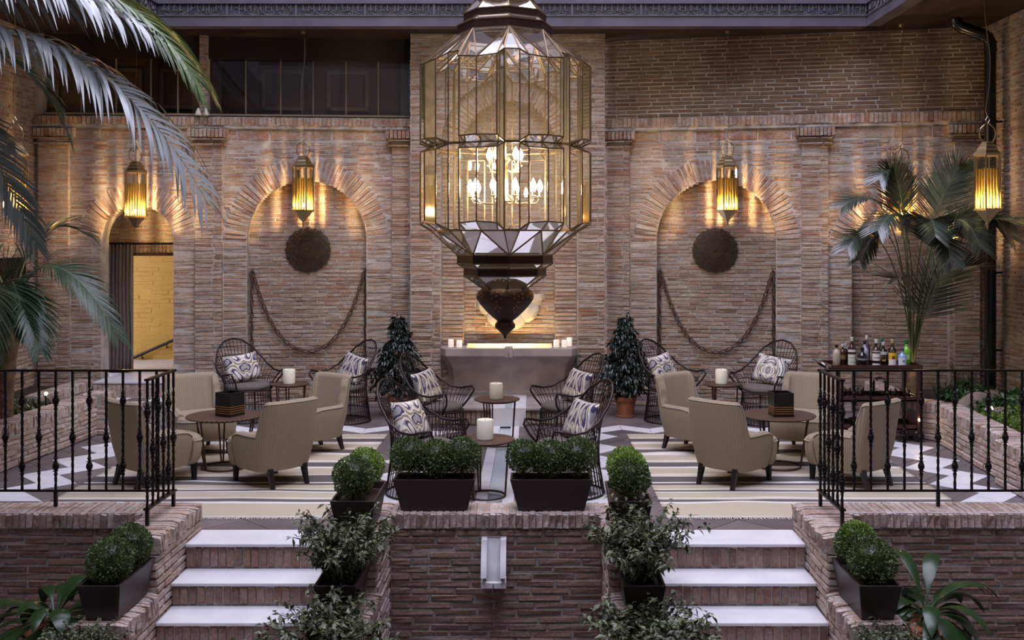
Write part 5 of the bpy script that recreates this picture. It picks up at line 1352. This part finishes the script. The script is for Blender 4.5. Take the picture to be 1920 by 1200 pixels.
def ball(t, x, y, z, s, k, light=False):
    me = (BALL_L if light else BALL)[k % (2 if light else 3)]
    o = link('shrub', me, t, 'stuff', loc=(x, y, z)); o.scale = (s*.95, s*.95, s); o.rotation_euler = (0, 0, rng.uniform(0, 6))
    link('stem', stem_me, t, loc=(x, y, .18)).scale = (1, 1, max(.3, (z-.2)/.14))
t = trough('dark trough with three clipped box balls on the front wall, left of the gap', (-.745, 7.79, .215), 0)
for k, x in enumerate((-.20, .0, .205)): ball(t, x, .0, .395-.02*(k == 1), 1.08, k)
t = trough('dark trough with three clipped box balls on the front wall, right of the gap', (.135, 7.79, .215), 0)
for k, x in enumerate((-.21, -.01, .20)): ball(t, x, .0, .39-.015*(k == 1), (1.0, 1.06, 1.12)[k], k+1)
t = trough('dark trough with a dark and a yellowish box ball, left of the fountain wall', (-1.245, 7.335, .215), PI/2, .60, .31)
ball(t, -.14, .02, .375, 1.12, 0); ball(t, .12, -.02, .385, 1.05, 0, True)
t = trough('dark trough with a bright green box shrub on the kerb right of the fountain wall', (.675, 7.335, .215), PI/2, .60, .29)
ball(t, -.15, 0, .375, 1.06, 1); ball(t, -.10, 0.0, .405, 1.02, 1, True); ball(t, .13, 0, .39, 1.05, 0, True)
t = trough('dark trough with two clipped box balls on the low plinth left of the left stairs', (-2.735, 6.735, -.165), PI/2, .60, .275)
ball(t, -.12, 0, .345, 1.12, 2); ball(t, .13, -.03, .37, 1.10, 0)
t = trough('dark trough with two clipped box balls on the low plinth right of the right stairs', (2.185, 6.735, -.165), PI/2, .60, .275)
ball(t, -.12, 0, .345, 1.14, 1); ball(t, .12, .02, .375, 1.08, 2); ball(t, .13, .02, .395, 1.02, 0, True)
def shrub_mesh(seed, n_st=34, hgt=.34, spread=.20, lw=.026, m_='shrub_leaf'):
    r = random.Random(seed); b = MB()
    for s in range(n_st):
        a = r.uniform(0, 2*PI); tilt = r.uniform(.05, 1.0); L_ = hgt*r.uniform(.7, 1.1); p = Vector((r.uniform(-.05, .05), r.uniform(-.05, .05), 0)); d = Vector((math.cos(a)*tilt*spread/hgt*1.5, math.sin(a)*tilt*spread/hgt*1.5, 1)).normalized(); pts = [p.copy()]
        for k in range(9):
            d = (d+rnd_dir(r)*.14+Vector((math.cos(a), math.sin(a), -.35))*.07).normalized(); p = p+d*L_/9; pts.append(p.copy())
            if k > 0:
                for q in range(4):
                    dd = (rnd_dir(r)+d*.5).normalized(); leaf_quad(b, p+d*r.uniform(-.02, .02), dd, Vector((0, 0, 1))+rnd_dir(r)*.4, r.uniform(.035, .062), r.uniform(lw*.7, lw*1.15), .18, r.random(), .35)
        b.tube(pts, .0022, 3, cap=False)
    return b.mesh('foliage', M[m_], None, tones=True)
SH = [shrub_mesh(21, 56, .42, .15), shrub_mesh(22, 52, .44, .15)]
for i, (x, y, z, lb) in enumerate(((-1.25, 6.735, -.165, 'dark trough with a loose leafy shrub on the low plinth left of the fountain wall'), (.70, 6.735, -.165, 'dark trough with a loose leafy shrub on the low plinth right of the fountain wall'))):
    t = trough(lb, (x, y, z), PI/2, .60, .27)
    for yy, s in ((-.10, 1.0), (.13, 1.08)): o = link('shrub', SH[i], t, 'stuff', loc=(yy, 0, .19)); o.scale = (s, s, s); o.rotation_euler = (0, 0, yy*9+i)
for i, (x, y, z, lb) in enumerate(((-1.25, 6.11, -.54, 'trough with leafy shrub tops at the bottom edge, left of the fountain wall'), (.70, 6.11, -.54, 'trough with leafy shrub tops at the bottom edge, right of the fountain wall'), (-2.735, 6.11, -.54, 'lowest trough left of the left stairs with small yellowish shrub'), (2.185, 6.11, -.54, 'lowest trough right of the right stairs with small yellowish shrub'))):
    t = trough(lb, (x, y, z), PI/2, .60, .27)
    for yy, s in ((-.08, 1.05), (.14, 1.0)):
        o = link('shrub', SH[(i+1) % 2], t, 'stuff', loc=(yy, 0, .19)); s *= 1 if i < 2 else .62; o.scale = (s*1.15, s*1.15, s); o.rotation_euler = (0, 0, yy*7+i*2)
# ficus in terracotta pots
def ficus_mesh(seed):
    r = random.Random(seed); b = MB()
    for k in range(300):
        z0 = .22+.93*r.random(); rad = .38*((1-(z0-.42)/.85) if z0 > .42 else .75+.25*(z0-.2)/.22); a = r.uniform(0, 2*PI)
        d = Vector((math.cos(a), math.sin(a), r.uniform(.0, .7))).normalized(); p = Vector((0, 0, z0)); L_ = max(.07, rad*r.uniform(.55, 1.15)); pts = [p.copy()]
        for q in range(6):
            d = (d+Vector((0, 0, -.10))+rnd_dir(r)*.1).normalized(); p = p+d*L_/6; pts.append(p.copy())
            if q > 1:
                for _ in range(3): leaf_quad(b, p.copy(), (d+rnd_dir(r)*.8+Vector((0, 0, -.5))).normalized(), Vector((0, 0, 1))+rnd_dir(r)*.5, r.uniform(.055, .085), r.uniform(.026, .038), .15, r.random(), .3)
        b.tube(pts, .003, 3, cap=False)
    for k in range(40):
        p = Vector((r.uniform(-.05, .05), r.uniform(-.05, .05), r.uniform(1.0, 1.20))); leaf_quad(b, p, (rnd_dir(r)+Vector((0, 0, .3))).normalized(), Vector((0, 0, 1)), .075, .033, .15, r.random(), .3)
    return b.mesh('foliage', M['ficus_leaf'], None, tones=True)
FM = [ficus_mesh(3), ficus_mesh(4)]
for i, (x, y, lb) in enumerate(((-1.72, 13.08, 'dark leaved ficus in a terracotta pot left of the fountain'), (1.18, 13.08, 'dark leaved ficus in a terracotta pot right of the fountain'))):
    t = thing('potted_ficus', lb, 'plant', (x, y, .0025), 0, 'potted ficus beside the fountain')
    MB().lathe([(.085, 0), (.10, .01), (.128, .20), (.142, .20), (.145, .255), (.130, .255), (.125, .22), (.001, .215)], 28, cap=False).build('pot', M['terracotta'], t, smooth=40)
    MB().lathe([(.12, 0), (.125, .004), (.125, .018), (.001, .018)], 24).build('saucer', M['terracotta'], t)
    MB().tube([(0, 0, .2), (.01, 0, .5), (-.01, .01, .9), (0, 0, 1.2)], lambda s: .016*(1-.7*s), 8).build('trunk', M['trunk'], t)
    o = link('foliage', FM[i], t, 'stuff', loc=(0, 0, .10)); o.scale = (.95, .85, 1.0)
# palms
def bez(P_, n_):
    out = []
    for k in range(n_+1):
        t = k/n_; q = [Vector(p) for p in P_]
        while len(q) > 1: q = [a.lerp(c, t) for a, c in zip(q, q[1:])]
        out.append(q[0])
    return out
def frond(t, P_, n_leaf, L_, w_, m_, spread=1.0, hang=.8, start=.12, seed=1, nseg=5, pieces=False, up=None, thick=.012, fwd=1.0):
    """rachis along the control points with leaflets on both sides that droop by HANG"""
    r = random.Random(seed); pts = bez(P_, 60)
    fr = MB().tube(pts, lambda s: thick*(1-.85*s), 6).build('frond', M['rachis'], t, smooth=180)
    b = MB(); up0 = Vector(up) if up else Vector((0, 0, 1))
    for k in range(n_leaf):
        for sd in (-1, 1):
            s = start+(1-start)*(k+.5+.25*sd)/n_leaf
            if s > .995: continue
            i = min(59, int(s*60)); p = pts[i].lerp(pts[i+1], s*60-i); d = (pts[min(60, i+1)]-pts[max(0, i-1)]).normalized()
            side = d.cross(up0); side = side.normalized()*sd if side.length > 1e-4 else Vector((sd, 0, 0))
            prof = math.sin(PI*min(1, .18+.82*(1-abs(s-.42)/.62)**.8)/2) if abs(s-.42) < .62 else .2
            LL = L_*max(.25, prof)*r.uniform(.88, 1.08); ww = w_*(.75+.25*prof)
            dd = (side*spread*(1-.45*s)+d*(.42+.9*s)*fwd+up0*.18+rnd_dir(r)*.05).normalized()
            nrm = dd.cross(d*sd).normalized(); wd = (dd.cross(nrm)).normalized()
            vs = []; q = p.copy(); cur = dd.copy()
            for j in range(nseg+1):
                u = j/nseg; wj = ww*(.55+1.2*u*(1-u)*1.3)*(1-u**3)+.0008; wv = d-cur*d.dot(cur); wv = wv.normalized() if wv.length > .12 else wd
                vs += [q+wv*wj/2, q-wv*wj/2]
                cur = (cur+Vector((0, 0, -hang*.55*(.35+u)))*(1.6/nseg)).normalized(); q = q+cur*LL/nseg
            fs = [(2*j, 2*j+1, 2*j+3, 2*j+2) for j in range(nseg)]
            if pieces: MB().add(vs, fs).build('leaflet', m_, fr, smooth=180)
            else: b.add(vs, fs, r.random())
    if not pieces: b.build('leaflets', m_, fr, tones=True, kind='stuff')
    return fr
def trunk(t, pts, r0, r1):
    MB().tube(bez(pts, 14), lambda s: (r0+(r1-r0)*s)*(1+.10*math.sin(s*44)), 10).build('trunk', M['trunk'], t, smooth=180)
# 1. the tall palm whose fronds hang into the picture at upper left (its trunk stands outside the frame)
t = thing('palm_tree', 'tall palm with long pale fronds sweeping in at the upper left', 'palm', (-4.7, 6.3, -1.0))
o_ = Vector((4.7, -6.3, 1.0)); W = lambda x, y, z: Vector((x, y, z))+o_
trunk(t, [(0, 0, 0), (.05, .05, 2.4), (0, .1, 4.6)], .13, .10)
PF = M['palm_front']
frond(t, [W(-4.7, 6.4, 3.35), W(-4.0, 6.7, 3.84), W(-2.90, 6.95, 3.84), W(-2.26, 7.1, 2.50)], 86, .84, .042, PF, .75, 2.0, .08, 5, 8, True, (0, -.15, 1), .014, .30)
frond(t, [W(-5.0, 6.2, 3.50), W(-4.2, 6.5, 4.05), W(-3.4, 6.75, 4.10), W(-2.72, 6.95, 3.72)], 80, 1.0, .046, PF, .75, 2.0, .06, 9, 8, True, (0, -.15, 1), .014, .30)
frond(t, [W(-4.2, 7.0, 3.9), W(-3.7, 7.25, 4.22), W(-2.95, 7.4, 4.20), W(-2.46, 7.5, 3.42)], 90, .80, .032, M['palm_green'], .8, 1.5, .15, 13, 7, False, (0, -.2, 1), .013, .75)
frond(t, [W(-4.5, 6.5, 3.3), W(-3.85, 6.6, 3.42), W(-3.55, 6.7, 2.95), W(-3.30, 6.8, 2.20)], 52, .40, .024, M['palm_mid'], .85, .9, .05, 17, 6, False, (.2, -.8, 1), .012)
frond(t, [W(-4.6, 6.8, 3.4), W(-4.2, 7.3, 3.9), W(-3.7, 7.6, 3.7), W(-3.5, 7.7, 3.05)], 40, .45, .032, M['palm_leaf'], .9, 1.0, .1, 19, 5, False, None, .012)
# 2. the low palm at the left planter
t = thing('palm_tree', 'dark green low palm in the left planting bed, drooping over the railing', 'palm', (-5.42, 10.4, .33))
o_ = Vector((5.42, -10.4, -.33))
trunk(t, [(0, 0, 0), (.02, 0, .5), (.12, .05, 1.25)], .12, .09)
PLM = M['palm_leaf']
frond(t, [W(-5.25, 10.4, 1.55), W(-5.0, 10.2, 2.2), W(-4.5, 10.0, 2.15), W(-4.02, 9.95, 1.28)], 60, .46, .022, PLM, .9, .85, .15, 23, 5, False, (0, -.4, 1))
frond(t, [W(-5.3, 10.4, 1.5), W(-5.25, 10.1, 2.05), W(-5.1, 9.6, 1.85), W(-4.98, 9.35, 1.05)], 52, .60, .026, PLM, 1.0, .62, .18, 29, 5, False, (0, -1, .5))
frond(t, [W(-5.3, 10.4, 1.5), W(-5.5, 10.1, 2.1), W(-5.7, 9.8, 1.9), W(-5.75, 9.5, 1.15)], 36, .55, .030, PLM, 1.0, .7, .2, 31)
frond(t, [W(-5.3, 10.45, 1.5), W(-5.3, 10.6, 2.3), W(-5.05, 10.8, 2.55), W(-4.75, 10.9, 2.3)], 34, .45, .028, PLM, .9, .7, .25, 37)
frond(t, [W(-5.3, 10.4, 1.5), W(-5.1, 10.2, 1.9), W(-4.85, 9.9, 1.75), W(-4.70, 9.75, 1.20)], 30, .45, .036, PLM, .9, .8, .3, 41)
frond(t, [W(-5.3, 10.4, 1.5), W(-5.2, 10.2, 2.0), W(-5.05, 9.9, 1.9), W(-4.85, 9.8, 1.45)], 36, .55, .034, PLM, 1.0, .9, .2, 47, 5, False, (0, -.8, .6))
frond(t, [W(-5.3, 10.4, 1.5), W(-5.4, 10.2, 2.0), W(-5.45, 9.8, 1.75), W(-5.35, 9.6, 1.0)], 38, .55, .034, PLM, 1.0, .8, .2, 48, 5, False, (0, -.8, .6))
frond(t, [W(-5.3, 10.45, 1.5), W(-5.6, 10.5, 2.3), W(-5.9, 10.6, 2.4), W(-6.15, 10.7, 1.9)], 34, .5, .03, PLM, .9, .7, .25, 43)
# 3. the tall feather palm in the right planting bed
t = thing('palm_tree', 'feathery palm rising from a short trunk behind the bar cart', 'palm', (4.58, 12.35, .34))
o_ = Vector((-4.58, -12.35, -.34))
trunk(t, [(0, 0, 0), (.0, 0, .2), (.01, 0, .42)], .075, .06)
c0 = (4.58, 12.35, .72)
for k, (a, c, d, n_, L_, hg, st) in enumerate([((4.45, 12.3, 2.2), (4.2, 12.1, 3.1), (3.55, 11.8, 2.62), 52, .42, .35, .52), ((4.5, 12.3, 2.2), (4.4, 12.2, 3.5), (4.05, 12.0, 2.95), 46, .42, .35, .5),
     ((4.7, 12.4, 2.2), (4.9, 12.3, 3.4), (5.32, 11.9, 3.0), 50, .44, .3, .5), ((4.6, 12.2, 2.1), (4.75, 11.6, 3.0), (4.90, 11.2, 2.15), 48, .44, .4, .52), ((4.5, 12.2, 2.0), (4.5, 11.6, 2.9), (4.42, 11.25, 2.28), 46, .42, .4, .52),
     ((4.75, 12.3, 2.0), (5.05, 11.7, 2.75), (5.32, 11.0, 2.40), 50, .46, .35, .5), ((4.65, 12.3, 2.0), (5.0, 12.3, 3.0), (5.05, 12.1, 3.15), 44, .44, .2, .5), ((4.5, 12.35, 2.0), (4.25, 12.3, 2.9), (3.85, 12.1, 2.0), 44, .42, .5, .55),
     ((4.55, 12.2, 2.1), (4.35, 11.9, 2.95), (3.9, 11.6, 2.35), 50, .46, .4, .5), ((4.65, 12.2, 2.1), (5.0, 11.7, 2.9), (5.35, 11.4, 2.25), 50, .48, .4, .5),
     ((4.5, 12.3, 2.2), (4.35, 12.3, 3.2), (4.2, 12.2, 3.15), 46, .42, .25, .5), ((4.6, 12.15, 2.0), (4.65, 11.7, 2.75), (4.62, 11.35, 2.05), 48, .46, .4, .52), ((4.72, 12.3, 2.1), (5.1, 12.0, 2.95), (5.30, 11.5, 2.40), 48, .46, .35, .5), ((4.45, 12.3, 2.0), (4.0, 12.1, 2.7), (3.65, 11.9, 2.15), 44, .42, .5, .55),
     ((4.6, 12.1, 1.4), (4.7, 12.0, 2.0), (5.15, 11.9, 1.95), 44, .55, .05, .30), ((4.5, 12.2, 1.4), (4.45, 12.0, 1.9), (4.15, 11.9, 1.80), 34, .5, .05, .4)]):
    frond(t, [W(*c0), W(*a), W(*c), W(*d)], int(n_*1.25), L_*1.15, .018, M['palm_far'], 1.7, hg, st, 50+k, 4, False, (0, -.5, 1), .011)
# strap leaved plants at the foot of the front walls
def strap_plant(label, loc, seed, leaves):
    t = thing('strap_leaf_plant', label, 'plant', loc); r = random.Random(seed)
    MB().lathe([(.06, 0), (.05, .03), (.02, .08)], 8).build('crown', M['rachis'], t)
    for (a, L_, el, w_) in leaves:
        pts = []; d = Vector((math.cos(a)*math.cos(el), math.sin(a)*math.cos(el), math.sin(el))); p = Vector((0, 0, .05)); vs = []; n_ = 10
        sd = Vector((-math.sin(a), math.cos(a), 0))
        for j in range(n_+1):
            u = j/n_; wj = w_*(.12 if u < .25 else max(.02, math.sin(PI*(u-.25)/.75)**.7)); nrm = sd.cross(d)
            vs += [p+sd*wj/2, p-nrm*wj*.10, p-sd*wj/2]; d = (d+Vector((0, 0, -.30*(.3+u)))).normalized(); p = p+d*L_/n_
        fs = []
        for j in range(n_): fs += [(3*j, 3*j+1, 3*j+4, 3*j+3), (3*j+1, 3*j+2, 3*j+5, 3*j+4)]
        MB().add(vs, fs).build('leaf', M['aspid_leaf'], t, smooth=180)
def lv(seed, n_): 
    r = random.Random(seed); return [(r.uniform(0, 2*PI), r.uniform(.42, .72), r.uniform(.25, 1.15), r.uniform(.085, .125)) for _ in range(n_)]
strap_plant('broad green strap leaved plant below the left wall beside the box trough', (-3.14, 6.72, -.30), 5, lv(5, 34))
strap_plant('broad green strap leaved plant below the right wall beside the box trough', (2.60, 6.78, -.30), 6, lv(9, 34))
for loc in ((-3.14, 6.72, -1.0), (2.60, 6.78, -1.0)):
    t = thing('garden_pot', 'plain terracotta pot under the strap leaved plant on the %s' % ('left' if loc[0] < 0 else 'right'), 'pot', loc); t.scale = (1, 1, 1.25)
    MB().lathe([(.13, 0), (.19, .50), (.205, .50), (.205, .56), (.185, .56), (.17, .52), (.001, .51)], 24, cap=False).build('pot_body', M['terracotta'], t, smooth=40)
# right bed: grasses, ground cover, rocks, spotlights; left bed: ground cover
def tuft(label, loc, seed, n_=60, h=.34, m_='shrub_leaf', w_=.010):
    r = random.Random(seed); b = MB()
    for k in range(n_):
        a = r.uniform(0, 2*PI); d = Vector((math.cos(a)*.5, math.sin(a)*.5, 1)).normalized(); p = Vector((r.uniform(-.05, .05), r.uniform(-.05, .05), 0)); L_ = h*r.uniform(.7, 1.3); sd = Vector((-math.sin(a), math.cos(a), 0)); vs = []
        for j in range(6):
            u = j/5; vs += [p+sd*w_*(1-u)/2, p-sd*w_*(1-u)/2]; d = (d+Vector((math.cos(a), math.sin(a), -.8))*.18*u).normalized(); p = p+d*L_/5
        b.add(vs, [(2*j, 2*j+1, 2*j+3, 2*j+2) for j in range(5)], r.random())
    t = thing('grass_tuft', label, 'plant', loc); b.build('blades', M[m_], t, tones=True, kind='stuff')
tuft('arching grass tuft beside the palm trunk in the right bed', (4.85, 12.2, .345), 1, 70, .42)
tuft('arching grass tuft in the corner by the drainpipe', (5.28, 12.5, .345), 2, 80, .50)
tuft('bright grass tuft at the right end of the bed', (5.45, 10.6, .345), 3, 70, .36, 'moss')
def cover(label, x0, x1, y0, y1, z, n_, seed, m_, hmax=.10, sz=.05):
    r = random.Random(seed); b = MB()
    for k in range(n_):
        p = Vector((r.uniform(x0, x1), r.uniform(y0, y1), 0)); hh = hmax*(.4+.6*math.sin(p.x*7)*math.sin(p.y*5)*.5+.3); p.z = z+r.random()*max(.01, hh)
        leaf_quad(b, p, (rnd_dir(r)+Vector((0, -.3, .6))).normalized(), Vector((0, -.4, 1))+rnd_dir(r)*.4, sz*r.uniform(.7, 1.3), sz*.75*r.uniform(.7, 1.2), .1, r.random())
    o = b.build('ground_cover', M[m_], None, tones=True, kind='stuff'); tag(o, label, 'ground cover')
cover('bright mossy ground cover along the near edge of the right bed', 4.72, 5.7, 9.9, 11.15, .345, 3600, 1, 'moss', .12, .034)
cover('dark green creeping leaves behind the right planter wall', 4.85, 5.7, 11.1, 12.3, .345, 1700, 2, 'aspid_leaf', .20, .065)
cover('dark creeping leaves in the left bed beside the low palm', -6.3, -5.36, 9.6, 11.75, .34, 1800, 3, 'shrub_leaf', .16, .055)
for i, (x, y, s, lb) in enumerate(((4.92, 11.45, .22, 'brown rock behind the right planter wall'), (5.35, 11.9, .17, 'pale rock by the foot of the drainpipe'), (5.05, 11.0, .12, 'small brown rock among the creeping leaves'))):
    bm = bmesh.new(); bmesh.ops.create_icosphere(bm, subdivisions=3, radius=s); r = random.Random(70+i); dirs = [(rnd_dir(r), r.uniform(.55, .95)) for _ in range(14)]
    for v in bm.verts:
        n_ = v.co.normalized(); k = min([1.0]+[c/max(.01, n_.dot(d)) for d, c in dirs if n_.dot(d) > .3]); v.co = Vector((n_.x*s*k*1.25, n_.y*s*k, n_.z*s*k*.7))
    me = bpy.data.meshes.new('rock'); bm.to_mesh(me); bm.free(); me.materials.append(M['rock']); o = bpy.data.objects.new('rock', me); COL.objects.link(o); o.location = (x, y, .345+s*.30); tag(o, lb, 'rock')
def garden_spot(label, loc, aim):
    t = thing('garden_spotlight', label, 'spotlight', loc); MB().tube([(0, 0, 0), (0, 0, .12)], .008, 6).build('stake', M['iron'], t)
    q = Vector(aim).to_track_quat('Z', 'Y').to_matrix().to_4x4(); m_ = Matrix.Translation((0, 0, .13)) @ q
    MB().lathe([(.012, -.04), (.026, -.035), (.028, .04), (.024, .04), (.022, .02), (.001, .02)], 14, m_, cap=False).build('lamp_head', M['chrome'], t, smooth=40)
    MB().lathe([(.001, .022), (.016, .022), (.016, .030), (.001, .033)], 12, m_, cap=False).build('bulb', M['bulb_spot'], t)
garden_spot('small lit garden spotlight among the creepers of the right bed', (4.78, 10.75, .345), (.6, -.5, .3))
garden_spot('small lit garden spotlight on the left planter wall', (-5.38, 11.3, .42), (.4, -.8, .2))
for i, (x, y, z, lb) in enumerate(((4.39, 11.66, .475, 'tiny fairy light bulb on the end of the right planter wall'), (4.50, 12.22, .72, 'tiny fairy light bulb on the palm trunk behind the cart'), (4.29, 11.368, .25, 'tiny fairy light bulb low beside the bar cart leg'))):
    t = thing('fairy_light', lb, 'light', (x, y, z)); MB().lathe([(.002, -.012), (.009, -.004), (.011, .004), (.001, .016)], 10).build('bulb', M['bulb_spot'], t, smooth=180); MB().tube([(0, 0, -.01), (.01, .01, -.03), (.03, .02, -.035)], .002, 5).build('wire', M['iron'], t)
